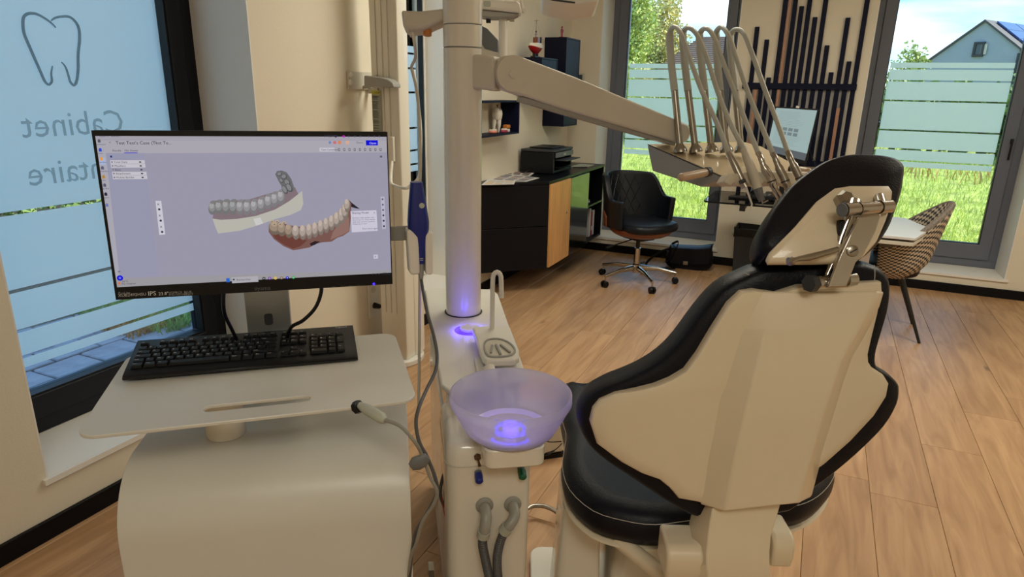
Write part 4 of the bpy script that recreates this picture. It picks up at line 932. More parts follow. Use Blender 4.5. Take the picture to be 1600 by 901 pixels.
for i, (y, col, lab) in enumerate(((221, (90, 90, 100), 'Dashboard'), (235, (50, 70, 190), 'Patient'), (249, (220, 150, 60), 'Case Box'), (263, (90, 90, 110), 'Work Box'), (277, (170, 130, 60), 'Order'), (290, (90, 90, 110), 'App Box'), (304, (40, 40, 60), 'Support'), (321, (110, 120, 170), ''))):
    x = 155+i*1.75; 
    if lab == 'Case Box': C.rect(x-4, y-2.5, x+7, y+8, (160, 175, 210))
    C.rect(x-2.6, y-2.6, x+2.6, y+1.6, col); C.ell(x, y-2.2, 1.6, 1.6, col); 
    if lab: C.txt(x-5, y+5.4, .0036, lab, (70, 70, 80))
C.ell(187.6, 434, 4.6, 4.6, (20, 20, 200)); C.ell(187.6, 434, 1.9, 1.9, (110, 110, 230)); C.ell(186.6, 424, 2, 1.6, (120, 118, 130))
C.px([(243, 313.5), (252, 313.5), (258.5, 366), (249, 367)], (196, 194, 204))
for i in range(6): C.ell(247.8+i*1.15, 318+i*8.8, 1.8, 1.8, (60, 60, 70)) if i % 2 else C.txt(245.8+i*1.15, 320.5+i*8.8, .008, 'x', (60, 60, 70))
C.txt(506, 214.2, .0058, 'E-MEDIT-01', (60, 60, 80)); C.ell(524.5, 213, 2, 2, (50, 50, 70)); C.ell(537, 213, 2.4, 1.8, (170, 40, 170))
for x in (545, 554.5, 563, 576, 585, 593): C.ell(x, 213, 1.5, 1.3, (70, 70, 90))
C.ell(515.5, 222.5, 2.3, 2.3, (110, 130, 180)); C.ell(523, 222.5, 3, 2.6, (190, 110, 120)); C.ell(530.5, 222.5, 3.2, 3.2, (206, 130, 90)); C.rect(540, 219.8, 545.5, 225, (206, 164, 140)); C.txt(556.5, 224, .006, 'Share', (100, 96, 110)); C.rect(571.5, 219, 590.5, 227, (20, 20, 205)); C.txt(577, 225, .0062, 'Open', (190, 190, 240))
C.rect(499, 230.5, 523, 236.5, (190, 186, 198)); C.txt(502, 235, .005, 'Case Completed', (60, 60, 70))
for i in range(9): C.rect(528.2+i*8.1, 231.4, 531.4+i*8.1, 235.6, (84, 84, 98)); C.rect(529+i*8.1, 232.2, 530.6+i*8.1, 234.6, (170, 166, 182))
C.rect(593.5, 243, 597, 246, (90, 90, 110))
C.px([(594.5, 307), (600.5, 306.7), (603, 357), (597, 357.5)], (176, 174, 192))
for i in range(6): C.ell(597.6+i*.45, 311+i*8.4, 1.7, 1.7, (90, 90, 104) if i < 3 else (50, 50, 60))
C.rect(583.5, 397.5, 590.5, 403.5, (190, 188, 204)); C.txt(585.3, 402, .008, '↓'if False else 'v', (90, 90, 110))
# popup
def popup():
    C.px([(547.5, 329.5), (588, 327.8), (590, 360), (549.6, 362.5)], (196, 192, 208)); C.txt(549.8, 333.8, .006, 'Sharing Model', (40, 40, 50)); C.txt(583.5, 333, .006, 'x', (60, 60, 70))
    for i, s_ in enumerate(('Sharing a high-quality scan', 'allows you to check details', 'with your partner anytime.', 'Please try it now.')): C.txt(550.3+i*.2, 341.0+i*3.2, .0043, s_, (90, 90, 104))
    C.txt(566, 358, .0046, "Don't show again", (70, 70, 84))
# upper scan: stone-coloured arch on a base
C.px([(332, 341), (345, 343), (372, 341.5), (400, 337), (430, 327), (452, 314), (466, 303), (472, 298), (474, 318), (470, 328), (455, 335), (430, 342), (402, 352), (375, 360), (341, 364.5), (337, 355)], (178, 176, 166))
C.px([(332, 341), (345, 343), (372, 341.5), (400, 337), (430, 327), (452, 314), (466, 303), (461, 292), (448, 296), (420, 302), (390, 311), (360, 313), (337, 313), (327, 318), (327, 326), (334, 334)], (126, 110, 116))
C.px([(396, 341.5), (407, 339.5), (411, 349), (400, 352)], (196, 194, 192))
def shade(c, k): return tuple(min(255, max(0, v*k)) for v in c)
up = [(332, 320), (342, 318.5), (353, 317.5), (364, 317.5), (375, 318), (386, 318), (397, 317), (408, 313.5), (419, 309), (429, 305.5), (439, 302)]
for i, (x, y) in enumerate(up):
    g = (134, 134, 134) if i < 4 else (144, 142, 144)
    C.ell(x, y+6, 6.2, 13 if i > 1 else 10, shade(g, .84), -.12); C.ell(x-.5, y+3.6, 5.2, 9 if i > 1 else 7, g, -.12); C.ell(x-1.2, y+1, 3.6, 5, shade(g, 1.16), -.12)
    C.ell(x+1, y-4.5, 4.8, 2.6, shade(g, .9), .2)
C.px([(430, 272), (433, 267), (440, 266), (448, 269), (455, 279), (459, 290), (460, 298), (452, 300), (441, 292), (436, 284)], (104, 104, 106))
for (x, y, rx, ry) in ((437, 272, 4, 3), (444, 276, 5, 4), (449, 285, 4.5, 6), (452, 293, 4.5, 8), (445, 296, 4, 8), (440, 282, 3, 4)): C.ell(x, y, rx, ry, (84, 84, 88), .4); C.ell(x-.6, y-.6, rx*.75, ry*.75, (128, 128, 130), .4)
# lower scan in natural colour
C.px([(545, 312), (549, 316), (562, 326), (556, 325), (545, 322)], (40, 38, 42))
C.px([(420, 352), (420, 362), (428, 373), (443, 384), (458, 390.5), (468, 389), (484, 386), (492, 381), (504, 378), (518, 377), (527, 371), (536, 368), (546, 361), (548, 340), (549, 318), (544, 311), (538, 322), (527, 334), (514, 342), (496, 349), (478, 355), (455, 352), (436, 347)], (118, 84, 78))
C.px([(424, 362), (430, 372), (444, 382), (458, 388), (470, 384), (480, 375), (468, 372), (450, 368), (436, 360)], (104, 62, 54))
C.px([(484, 380), (492, 376), (500, 377), (492, 382), (486, 384)], (46, 34, 38))
C.px([(528, 352), (545, 338), (546, 360), (536, 366), (526, 370), (516, 374), (520, 362)], (138, 106, 98))
lo = [(429, 352, 9, 9), (440, 354, 7, 9), (451, 356.5, 6.5, 9.5), (462, 358.5, 6, 10), (473, 358.5, 5.6, 10.5), (483, 357, 5.4, 11), (492, 354.5, 5.2, 11), (501, 351, 5, 11), (509.5, 347.5, 5, 11), (518, 343.5, 5.2, 11), (526, 339, 5.4, 11.5), (533.5, 333, 5.6, 12), (539, 325.5, 5.6, 12), (542, 317, 5, 9)]
for i, (x, y, rx, ry) in enumerate(lo):
    c_ = (166, 152, 142) if i > 2 else (150, 132, 116)
    C.ell(x+.6, y+7, rx*.9, ry*.95, shade(c_, .74), -.1); C.ell(x, y+2, rx+.5, ry, shade(c_, .8), -.1); C.ell(x-.4, y+1, rx*.88, ry*.95, c_, -.1); C.ell(x-.8, y-2.5, rx*.55, ry*.5, shade(c_, 1.12), -.1)
for (x, y) in ((425, 345), (433, 345), (444, 347), (429, 349), (438, 349)): C.ell(x, y, 3.4, 2.2, (176, 158, 136), .2); C.ell(x, y+.8, 1.6, .8, (120, 100, 84), .2)
popup()
C.txt(191, 440.5, .0055, '16°C', (50, 50, 60)); C.txt(191, 444, .0048, 'Peu nuageux', (60, 60, 70)); C.ell(187, 442, 1.9, 1.9, (210, 110, 60))
C.rect(353.5, 434, 359.5, 440, (40, 100, 200)); C.rect(362, 432.5, 404, 439.5, (168, 165, 172)); C.txt(370, 438, .0058, 'Rechercher', (70, 70, 80)); C.ell(365.5, 436, 1.6, 1.6, (60, 60, 70))
for x, c_ in ((412.5, (30, 30, 40)), (421.5, (120, 60, 170)), (430.5, (220, 180, 60)), (440, (140, 110, 90)), (449, (20, 20, 200)), (458.5, (40, 170, 80))): C.ell(x, 434.3-(x-412)*.035, 2.6, 2.6, c_); C.ell(x, 434.3-(x-412)*.035, 1.2, 1.2, (170, 165, 176))
for x in (582, 587, 592): C.ell(x, 427.3, 1.1, 1.1, (60, 60, 70))
C.txt(597, 426.5, .0042, '15:02', (50, 50, 60)); C.txt(597, 429.5, .0042, '24/09/2024', (50, 50, 60))
C.b.build('interface', 'screen_pixels', scr, smooth=False)
C2 = Canvas(Fm, .001)
b = MB()
def bt(x, y, s_, body, c_=(200, 200, 200)): a, c = Fm.pix(x, y); text(b, Fm, a, c, .0011, s_, body, lin(c_))
bt(185.5, 459.5, .007, 'ProLite', (150, 150, 155)); bt(185, 463.5, .0085, 'XUB2492HSU', (190, 190, 190)); bt(231.5, 461.5, .0125, 'IPS', (220, 220, 220)); bt(248, 461, .009, '23.8"', (210, 210, 210)); bt(264, 458.5, .006, 'HDMI', (150, 150, 150)); bt(264, 461.8, .006, 'FHD', (150, 150, 150)); bt(275, 458, .006, 'ACR', (140, 140, 140)); bt(275, 461.2, .006, 'HEIGHT', (140, 140, 140)); bt(288, 457.5, .006, 'BLUE', (160, 160, 160)); bt(288, 460.8, .006, 'LIGHT', (160, 160, 160)); bt(398, 453.5, .0125, 'iiyama', (92, 92, 96))
b.build('printed_marks', 'printed_ink', bz, smooth=False)
b = MB(); a, c = Fm.pix(584, 443.2); b.lathe([(.0025, .0008), (.0022, .0018), (0, .002)], Fm.w(a, c, 0), Fm.n, 12); b.build('power_light', 'bluelight', bz)
for i in range(4): a, c = Fm.pix(522+i*13, 447.5-i*.6); b = MB(); b.box((a-.004, c-.001, .0008), (a+.004, c+.001, .0014), Fm); b.build('button', 'dark_grey', bz)
b = MB(); b.tube(smoothline([at(500, 440, 1.42), at(502, 455, 1.43), at(493, 480, 1.45), at(474, 500, 1.46), at(455, 511, 1.47), at(448, 530, 1.5)], 6), .0042, 8); o = b.build('monitor_cable', 'black_plastic'); tag(o, 'black cable curving from the monitor down behind the numeric keys', 'cable')
b = MB(); b.tube(smoothline([at(352, 440, 1.36), at(349, 465, 1.37), at(351, 490, 1.4), at(361, 512, 1.43), at(370, 530, 1.46)], 6), .004, 8); o = b.build('monitor_cable', 'black_plastic'); tag(o, 'black cable hanging left of the aluminium monitor post', 'cable')

# ---------------------------------------------------------------- keyboard
Fk = fitfr((-1.059, .967, .956, .803, 1.442, -.079)); Fk.o = EYE+(Fk.o-EYE)*1.022; Fk.k = 1.022
t = thing('keyboard', Fk.w(0, 0, -.03), 'black wired keyboard with white legends on the cart shelf', 'keyboard')
b = MB()
# a wedge case whose foot rests on the shelf
pf = [(-.0775, -.004), (-.07, -.001), (.072, .0), (.0775, -.004), (.0775, -.018), (-.0775, -.0095)]
rings = [[Fk.w(x, p[0], p[1]) for p in pf] for x in (-.225, -.2235, .2235, .225)]
b.loft(rings); b.build('case', 'key_black', t, bevel=.003)
for (x, y) in ((-.18, .06), (.18, .06), (-.18, -.045), (.18, -.045)):
    p = Fk.w(x, y, -.0115); b = MB(); b.cyl((p.x, p.y, p.z), (p.x, p.y, PZT+.0005), .008, seg=10); b.build('foot', 'black_plastic', t)
rr = random.Random(2); U_ = .0184
def key(x, y, w_=1., h_=1., leg=None):
    b = MB(); a, c = w_*U_/2-.0009, h_*U_*.93/2-.0009; g = .0017
    r0 = [(x-a, y-c), (x+a, y-c), (x+a, y+c), (x-a, y+c)]; r1 = [(x-a+g, y-c+.0014), (x+a-g, y-c+.0014), (x+a-g, y+c-g*.8), (x-a+g, y+c-g*.8)]
    b.prism(r0, -.0005, .0058, Fk, r1); o = b.build('key', 'key_black', t, bevel=.0006, seg=1)
    if leg: text(LEG, Fk, x-a+.0035, y-.0005 if len(leg) < 3 else y, .0062, .0062 if len(leg) < 3 else .0042, leg, lin((225, 225, 225)))
LEG = MB(); X0 = -.2155; Yr = [.0445, .0215, .0045, -.0125, -.0295, -.0465]
x = X0
for i, s_ in enumerate(['Esc', None]+['F%d' % k for k in range(1, 5)]+[None]+['F%d' % k for k in range(5, 9)]+[None]+['F%d' % k for k in range(9, 13)]):
    if s_ is None: x += U_*(1. if i == 1 else .5); continue
    key(x+U_/2, .0475, 1, .75, s_); x += U_
def row(y, items):
    x = X0
    for (s_, w_) in items:
        key(x+w_*U_/2, y, w_, 1, s_); x += w_*U_
row(.0255, [(c, 1) for c in '²&é"(-è_çà)=']+[('1', 1)][:0]+[('+', 1), ('Suppr', 2)])
row(.0085, [('Tab', 1.5)]+[(c, 1) for c in 'AZERTYUIOP^$']+[('Ent', 1.5)])
row(-.0085, [('Maj', 1.75)]+[(c, 1) for c in 'QSDFGHJKLMù*']+[('', 1.25)])
row(-.0255, [('Shift', 1.25), ('<', 1)]+[(c, 1) for c in 'WXCVBN,;:!']+[('Shift', 2.75)])
row(-.0425, [('Ctrl', 1.25), ('Win', 1.25), ('Alt', 1.25), ('', 6.25), ('AltG', 1.25), ('Win', 1.25), ('Fn', 1.25), ('Ctrl', 1.25)])
xn = X0+15.35*U_
for j, yy in enumerate((.0475, .0255, .0085)):
    for i in range(3): key(xn+(i+.5)*U_, yy, 1, .75 if j == 0 else 1, (('Imp', 'Ver', 'Pau'), ('Ins', 'Deb', 'Pup'), ('Sup', 'Fin', 'Pdn'))[j][i])
key(xn+1.5*U_, -.0255, 1, 1, '^')
for i in range(3): key(xn+(i+.5)*U_, -.0425, 1, 1, '<v>'[i])
xq = xn+3.3*U_
for j, (yy, rw) in enumerate(((.0255, 'N/*-'), (.0085, '789'), (-.0085, '456'), (-.0255, '123'))):
    for i, ch in enumerate(rw): key(xq+(i+.5)*U_, yy, 1, 1, ch)
key(xq+1*U_, -.0425, 2, 1, '0'); key(xq+2.5*U_, -.0425, 1, 1, '.'); key(xq+3.5*U_, 0, 1, 1.95, '+'); key(xq+3.5*U_, -.034, 1, 1.95, 'Ent')
text(LEG, Fk, .185, .062, .0006, .0085, 'logitech', lin((220, 220, 225)))
LEG.build('printed_marks', 'printed_ink', t, smooth=False)

# ---------------------------------------------------------------- scanner and its holder
zs = 1.47
def sp(x, y, z=zs): return at(x, y, z)
Ft = Fr(sp(655, 370), CR.lerp(cu_, .5), V((0, 0, 1)))   # facing roughly the dentist
FS = Fr(sp(655, 370), cu_, (0, 0, 1))
def S_(x, y, off=0.): a, c = FS.pix(x, y); return a, c
t = thing('scanner_holder', FS.w(0, -.06, 0), 'pale grey forked holder fixed beside the monitor', 'holder')
for poly in ([(634, 357), (641, 357), (649, 362), (653, 368), (655, 426), (642, 428), (638, 422)], [(663, 366), (668, 361), (675, 362), (675, 425), (672, 427), (664, 426)]):
    b = MB(); b.prism([S_(*p) for p in poly][::-1], -.022, .014, FS); b.build('fork', 'satin_white', t, bevel=.005, seg=3)
b = MB(); b.prism([S_(*p) for p in ((653, 410), (664, 410), (664, 426), (653, 426))][::-1], -.026, -.018, FS); b.prism([S_(*p) for p in ((640, 362), (673, 362), (673, 420), (640, 420))][::-1], -.028, -.0225, FS); b.build('back_plate', 'satin_white', t, bevel=.002)
b = MB(); a0, c0 = S_(640, 357); a1, c1 = S_(636, 380); b.box((a0-.16, c1, -.034), (a0+.03, c0, -.0285), FS); b.build('bracket_arm', 'grey_plastic', t, bevel=.002)
t = thing('intraoral_scanner', FS.w(0, -.06, 0), 'deep blue intraoral scanner standing in the forked holder', 'scanner')
b = MB(); sec = [(284, 641, 660, .013), (290, 640.5, 661, .014), (307, 639, 664, .0165), (325, 637.5, 667, .018), (345, 636.5, 670, .018), (356, 637, 670, .0175), (368, 646, 668, .015), (400, 651.5, 664, .010), (411, 652.5, 662.5, .009)]
rings = []
for (y, xl, xr, dp) in sec:
    a0, c0 = S_(xl, y); a1, c1 = S_(xr, y); cxm = (a0+a1)/2; ww = (a1-a0)/2
    rings.append([FS.w(cxm+ww*abs(math.cos(k*math.pi/10))**.7*(1 if math.cos(k*math.pi/10) >= 0 else -1), (c0+c1)/2, dp*abs(math.sin(k*math.pi/10))**.7*(1 if math.sin(k*math.pi/10) >= 0 else -1)) for k in range(20)])
b.loft(rings); b.build('body', 'scanner_blue', t, ang=60)
a, c = S_(657, 319); b = MB(); b.lathe([(.0058, .016), (.0058, .0195), (.0045, .0205), (0, .0207)], FS.w(a, c, 0), FS.n, 20); b.build('button', 'label_grey', t)
a, c = S_(656, 405); b = MB(); 
for q in (0, .004): b.box((a-.001, c+q, .0095), (a+.006, c+q+.0012, .0115), FS)
b.build('status_marks', 'label_grey', t)
b = MB(); b.tube([FS.w(*S_(657.5, 411), 0), FS.w(*S_(657.5, 424), 0), FS.w(*S_(658, 436), 0)], [.0075, .007, .0045], 12); b.build('strain_relief', 'grey_plastic', t)
cp = [FS.w(*S_(658, 436), 0), at(662, 460, 1.46), at(668, 490, 1.44), at(678, 525, 1.42), at(683, 555, 1.4), at(680, 580, 1.37), at(668, 605, 1.33), at(655, 635, 1.27), at(650, 660, 1.25), at(655, 690, 1.24), at(668, 715, 1.24), at(681, 750, 1.24), at(682, 772, 1.25), at(665, 805, 1.27), at(650, 830, 1.3), at(644, 860, 1.32), at(641, 890, 1.36), at(638, 925, 1.4), at(636, 990, 1.5), onZ(640, 1080, .006), onZ(665, 1060, .006)]
b = MB(); b.tube(smoothline(cp, 5), .0036, 8); b.build('cable', 'hose_grey', t)
# the adapter cable from under the shelf, with its tie
t = thing('adapter_cable', at(600, 650, 1.12), 'light grey plug and cable hanging from under the cart shelf', 'cable')
b = MB(); p0 = Fc.w(.055, 1.235, .905); p1 = at(600, 650, 1.17); b.tube([at(562, 633, 1.2), at(575, 640, 1.19), at(597, 653, 1.17), at(602, 657, 1.165)], [.007, .0105, .0105, .006], 10); b.build('plug', 'label_grey', t)
b = MB(); b.tube([at(556, 637, 1.205), at(562, 634, 1.2)], .012, 8); b.build('socket_shell', 'black_plastic', t)
b = MB(); b.tube(smoothline([at(600, 656, 1.166), at(625, 665, 1.16), at(648, 690, 1.17), at(660, 712, 1.2), at(672, 745, 1.22), at(683, 768, 1.23), at(676, 790, 1.25), at(660, 815, 1.27), at(650, 850, 1.3), at(642, 870, 1.33), at(636, 930, 1.42), at(634, 990, 1.52), onZ(632, 1075, .006), onZ(650, 1050, .006)], 6), .0034, 8); b.build('lead', 'cable_grey', t)
b = MB(); b.tube([at(642, 729, 1.2), at(650, 724, 1.2), at(660, 719, 1.2), at(668, 713, 1.2)], [.008, .015, .014, .009], 12, flat=.5); b.build('cable_tie', 'mid_grey', t)
b = MB(); b.box((-.006, -.05, -.004), (.006, .05, .004), Fr(at(672, 885, 1.5), CR, V((-.05, .0, 1)))); o = b.build('pen_stylus', 'dark_grey'); tag(o, 'thin dark rod standing between cart and dental unit', 'rod'); bpy.data.objects.remove(o)

# ================================================================ IMAGING COLUMN (left wall)
t = thing('imaging_column', (-2.03, 2.95, 0), 'tall white glossy imaging column on a rounded foot by the left wall', 'imaging unit')
def prj(p):
    v = V(p)-EYE; z = v.dot(CF); return (800+FPX*v.dot(CR)/z, 450.5-FPX*v.dot(CU)/z)
b = MB(); b.prism([(-2.10, 2.87), (-1.955, 2.87), (-1.942, 2.875), (-1.937, 2.89), (-1.937, 2.955), (-2.10, 2.955)], .035, 2.45); b.build('column', 'gloss_white', t, bevel=.003)
b = MB(); b.prism([(-2.098, 2.956), (-1.938, 2.956), (-1.925, 3.0), (-1.94, 3.06), (-2.0, 3.09), (-2.098, 3.09)], .035, .99); b.build('lower_body', 'gloss_white', t, bevel=.004)
b = MB()
for x in (-2.065, -2.03, -1.995): b.box((x, 2.866, .3), (x+.0025, 2.8695, 2.4))
b.box((-2.03, 2.864, .56), (-2.025, 2.8655, .62)); b.build('grooves', 'beige_plastic', t)
foot = [(-2.12, 2.84)]+[(-2.0+.10*math.cos(a), 2.94+.13*math.sin(a)-.0) for a in [math.radians(k) for k in range(-50, 91, 10)]]+[(-2.12, 3.10)]
b = MB(); b.prism(foot, .0, .034); b.build('foot', 'skirt_white', t, bevel=.006)
b = MB(); pA = onX(543, 111, XL+.01); pB = onX(578, 140, XL+.01)
b.box((XL+.001, pA.y, pB.z), (XL+.012, pB.y+.03, pA.z)); b.build('wall_plate', 'beige_plastic', t, bevel=.002)
b = MB(); b.box((XL+.012, pB.y-.02, pB.z-.02), (-2.04, pB.y+.0, pB.z+.01)); b.build('wall_bracket', 'beige_plastic', t, bevel=.002)
for (px, py) in ((547.5, 117), (547.5, 129)):
    p = onX(px, py, XL+.013); b = MB(); b.ball((XL+.014, p.y, p.z), (.010, .016, .016), 12); b.build('knob', 'skirt_white', t)
p = onX(570, 136, XL+.02); b = MB(); b.cyl((XL+.012, p.y, p.z), (XL+.05, p.y, p.z), .009, seg=12); b.build('bolt', 'steel', t)
# patient handle and cover arm
b = MB(); Fv = Fr(onY(575, 127, 2.83), (1, 0, 0), (0, 0, 1)); k_ = 2.83
hp_ = [Fv.pix(x, y) for x, y in ((575, 118), (600, 121), (612, 124), (620, 130), (622, 137), (575, 136.5))]
b.prism(hp_[::-1], -.03, .035, Fv); b.build('shelf_arm', 'grey_plastic', t, bevel=.006, seg=3)
b = MB(); Fv2 = Fr(onY(640, 130, 2.86), (1, 0, 0), (0, 0, 1)); lb = [Fv2.pix(*q) for q in ((578, 137), (592, 137), (595, 206), (581, 206))]
Fv3 = Fr((0, 2.8655, 0), (1, 0, 0), (0, 0, 1)); l4 = [Fv3.pix(*q) for q in ((591.5-12, 141), (605.5-12, 141), (608-12, 208), (594-12, 208))]
l4 = [(-2.098, l4[0][1]), (-2.045, l4[0][1]), (-2.045, l4[2][1]), (-2.098, l4[2][1])]
b.poly2(l4[::-1], Fv3, .003, lin((150, 152, 138))); hl = (l4[0][1]-l4[2][1])
b.poly2([(l4[0][0], l4[0][1]-.02), (l4[1][0], l4[0][1]-.02), (l4[1][0], l4[0][1]), (l4[0][0], l4[0][1])], Fv3, .0034, lin((196, 188, 70)))
rr = random.Random(8); zz = l4[0][1]-.03
text(b, Fv3, l4[0][0]+.012, l4[0][1]-.016, .0038, .014, 'LASER', lin((60, 60, 40)))
while zz > l4[2][1]+.008:
    if rr.random() < .85: b.poly2([(l4[0][0]+.003, zz), (l4[0][0]+.003+rr.uniform(.03, .045), zz), (l4[0][0]+.003+.03, zz+.003), (l4[0][0]+.003, zz+.003)], Fv3, .0036, lin((50, 54, 50)))
    zz -= .0065
b.build('warning_label', 'printed_ink', t, smooth=False)
# switch box and outlet on the wall/column
b = MB(); Fv4 = Fr((-1.99, 2.865, 0), (1, 0, 0), (0, 0, 1)); a0, c0 = Fv4.pix(608, 213); a1, c1 = Fv4.pix(612, 252); b.box((a0, c1, .0), (a0+.035, c0, .018), Fv4); b.build('switch_box', 'skirt_white', t, bevel=.003)
b = MB(); b.tube(smoothline([Fv4.w(a0+.02, c1, .01), at(611, 283, 2.95), at(618, 290, 2.9), at(632, 294, 2.85), at(640, 291, 2.85), at(655, 275, 2.85), at(657, 240, 2.85), at(657, 200, 2.85), at(652, 150, 2.85), at(646, 110, 2.85)], 6), .007, 8); b.build('coiled_lead', 'skirt_white', t)
t = thing('wall_outlet', onX(582, 470, XL+.01), 'ivory double wall outlet below the right corner of the monitor', 'outlet')
p0 = onX(575, 438, XL+.01); p1 = onX(590, 492, XL+.01)
b = MB(); b.box((XL+.001, p0.y, p1.z), (XL+.012, p0.y+.085, p0.z)); b.build('cover_plate', 'skirt_white', t, bevel=.003)
for zc in (.3, .72): b = MB(); b.cyl((XL+.0122, p0.y+.043, p1.z+(p0.z-p1.z)*zc), (XL+.014, p0.y+.043, p1.z+(p0.z-p1.z)*zc), .02, seg=16); b.build('socket', 'beige_plastic', t)
b = MB(); zc = p1.z+(p0.z-p1.z)*.3; b.cyl((XL+.0145, p0.y+.043, zc), (XL+.05, p0.y+.043, zc), .018, .014, 14); o = b.build('plug', 'black_plastic', t)
b = MB(); b.tube(smoothline([(XL+.045, p0.y+.043, zc), (XL+.09, p0.y+.05, zc-.03), (XL+.08, p0.y+.06, zc-.2), (XL+.06, p0.y+.05, zc-.45), (XL+.05, p0.y, .01)], 6), .0045, 8); b.build('cable', 'black_plastic', t)

# ================================================================ DENTAL UNIT (cuspidor tower)
ww_, uu_ = V((.83, .558, 0)).normalized(), V((.558, -.83, 0)).normalized()
PT = .80
t = thing('dental_unit', (-.85, 1.6, 0), 'white dental unit with a lit blue ring, spittoon bowl and tall column', 'dental unit')
UN = t
pp = [onZ(x, y, PT) for x, y in ((664, 453), (672, 449.5), (770, 451.5), (778, 459), (822, 569), (830, 590), (742, 612), (698, 598), (690, 593), (681.5, 560), (677, 530))]
qL, qR = V((-.769, 1.284, 0)), V((-.617, 1.448, 0))
top = [pp[0], pp[1], pp[2], pp[3], qR+uu_*.04, qL+uu_*.04+ww_*.02, qL+uu_*.0]
tp = [(p.x, p.y) for p in top]
b = MB(); b.prism(tp[::-1], PT-.014, PT); b.build('top_plate', 'satin_white', t, bevel=.004, seg=3)
bl, br = V((pp[0].x, pp[0].y, 0)), V((pp[3].x, pp[3].y, 0))
ins = lambda d: [(q.x, q.y) for q in (bl+ww_*d-uu_*(-d), br-ww_*d+uu_*d, qR-ww_*d-uu_*0.0, qL+ww_*d)]
b = MB(); b.prism(ins(.012)[::-1], .69, PT-.0145); b.build('upper_body', 'gloss_white', t, bevel=.006)
b = MB(); b.prism(ins(.022)[::-1], .64, .69); b.build('recess_band', 'blue_grey', t)  # recessed blue-grey band between upper and lower body
b = MB(); b.prism(ins(.012)[::-1], .02, .6398); b.build('lower_body', 'gloss_white', t, bevel=.006)
# front housing with the rounded shoulder
Fu = Fr(qL+ww_*(-.004), ww_, -uu_)      # a right, b away, c up
def ringf(z, d, r): return [Fu.w(a, c, z) for a, c in rrect(.196-2*d, .25-2*d, r, 5, .098, -.085)]
b = MB(); b.loft([ringf(.0, .006, .03), ringf(.70, .0, .035), ringf(.725, .001, .035), ringf(.74, .006, .034), ringf(.749, .016, .03), ringf(.752, .03, .02)]); b.build('front_housing', 'gloss_white', t, ang=50)
b = MB(); b.loft([[Fu.w(a, c, z) for a, c in rrect(.199, .253, .036, 5, .098, -.085)] for z in (.694, .697)]); b.build('seam', 'beige_plastic', t)
# column
cx_, cy_ = -.985, 1.79
b = MB(); b.lathe([(.061, PT+.0005), (.061, PT+.003), (.0575, PT+.003), (.0575, PT+.0005)], (cx_, cy_, 0), seg=40); b.build('column_gap', 'gasket_black', t)
for (z0, z1, nm) in ((PT+.001, 1.606, 'column'), (1.609, 1.668, 'column_collar'), (1.6705, 2.715, 'column')):
    b = MB(); b.lathe([(.0, z0), (.055, z0), (.0565, z0+.0015), (.0565, z1-.0015), (.055, z1), (.0, z1)], (cx_, cy_, 0), seg=48); b.build(nm, 'gloss_white', t)
b = MB(); b.lathe([(.054, 1.6055), (.054, 1.671)], (cx_, cy_, 0), seg=32); b.build('seam', 'mid_grey', t)
# lit knob
kp = onZ(733.5, 511, PT+.010)
b = MB(); b.lathe([(.0, PT+.0005), (.027, PT+.0005), (.027, PT+.006), (.0295, PT+.008), (.0285, PT+.0105), (.0, PT+.011)], (kp.x, kp.y, 0), seg=40); kn = b.build('touch_knob', 'satin_white', t)
b = MB(); b.lathe([(.028, PT+.0008), (.045, PT+.0008), (.042, PT+.0018), (.028, PT+.0028)], (kp.x, kp.y, 0), seg=40); b.build('blue_ring_light', 'bluelight', kn)
for i, ang_ in enumerate((0, 120, 240)):
    pass
d = bpy.data.lights.new('ring_glow', 'POINT'); d.energy = .010; d.color = (.12, .08, 1); d.shadow_soft_size = .009
for i in range(10):
    a = i*math.pi/5; lo_ = bpy.data.objects.new('ring_glow', d); COL.objects.link(lo_); lo_.location = (kp.x+.046*math.cos(a), kp.y+.046*math.sin(a), PT+.010)
# brand lettering and decor lines
p0 = onZ(729, 536, PT); Ftx = Fr((p0.x, p0.y, PT), ww_, -uu_); b = MB(); text(b, Ftx, 0, 0, .0008, .020, 'HEKA', lin((245, 240, 235)), sx=1.5); b.build('lettering', 'printed_ink', t, smooth=False)
for (xa, ya, xb, yb) in ((724.5, 524, 719, 582), (728.5, 524, 727, 580)):
    A = onZ(xa, ya, PT); B_ = onZ(xb, yb, PT); b = MB(); b.box((0, -.0008, 0), ((B_-A).length, .0008, .0006), Fr(A, B_-A, (B_-A).cross(V((0, 0, -1))))); b.build('decor_line', 'paper', t, smooth=False)
# cup filler and cup tray
CT = .842
def zc_(pts, z): return [(onZ(x, y, z).x, onZ(x, y, z).y) for x, y in pts]
b = MB(); tr_ = zc_([(738, 512), (742, 509), (793, 507), (797, 510), (811, 545), (811, 556), (803, 561), (760, 562), (753, 556)], CT)
b.prism(tr_[::-1], CT-.020, CT); ct = b.build('cup_tray', 'satin_white', t, bevel=.006, seg=3)
b = MB(); rc = zc_(sm2([(756, 545), (757, 535), (766, 530), (782, 530), (798, 537), (806, 548), (800, 556), (780, 559), (762, 557)], 3), CT); 
rci = [((a-rc[0][0])*1, c) for a, c in rc]; mcx = sum(p[0] for p in rc)/len(rc); mcy = sum(p[1] for p in rc)/len(rc); sh_ = [(mcx+(a-mcx)*.90, mcy+(c-mcy)*.90) for a, c in rc]
b.loft([[V((*q, z)) for q in r_] for r_, z in ((rc, CT-.001), (rc, CT+.004), (sh_, CT+.004), (sh_, CT-.001))], closed=True); b.build('rim', 'grey_plastic', ct)
b = MB(); b.prism(sh_, CT+.0002, CT+.001); b.build('recess', 'beige_plastic', ct)
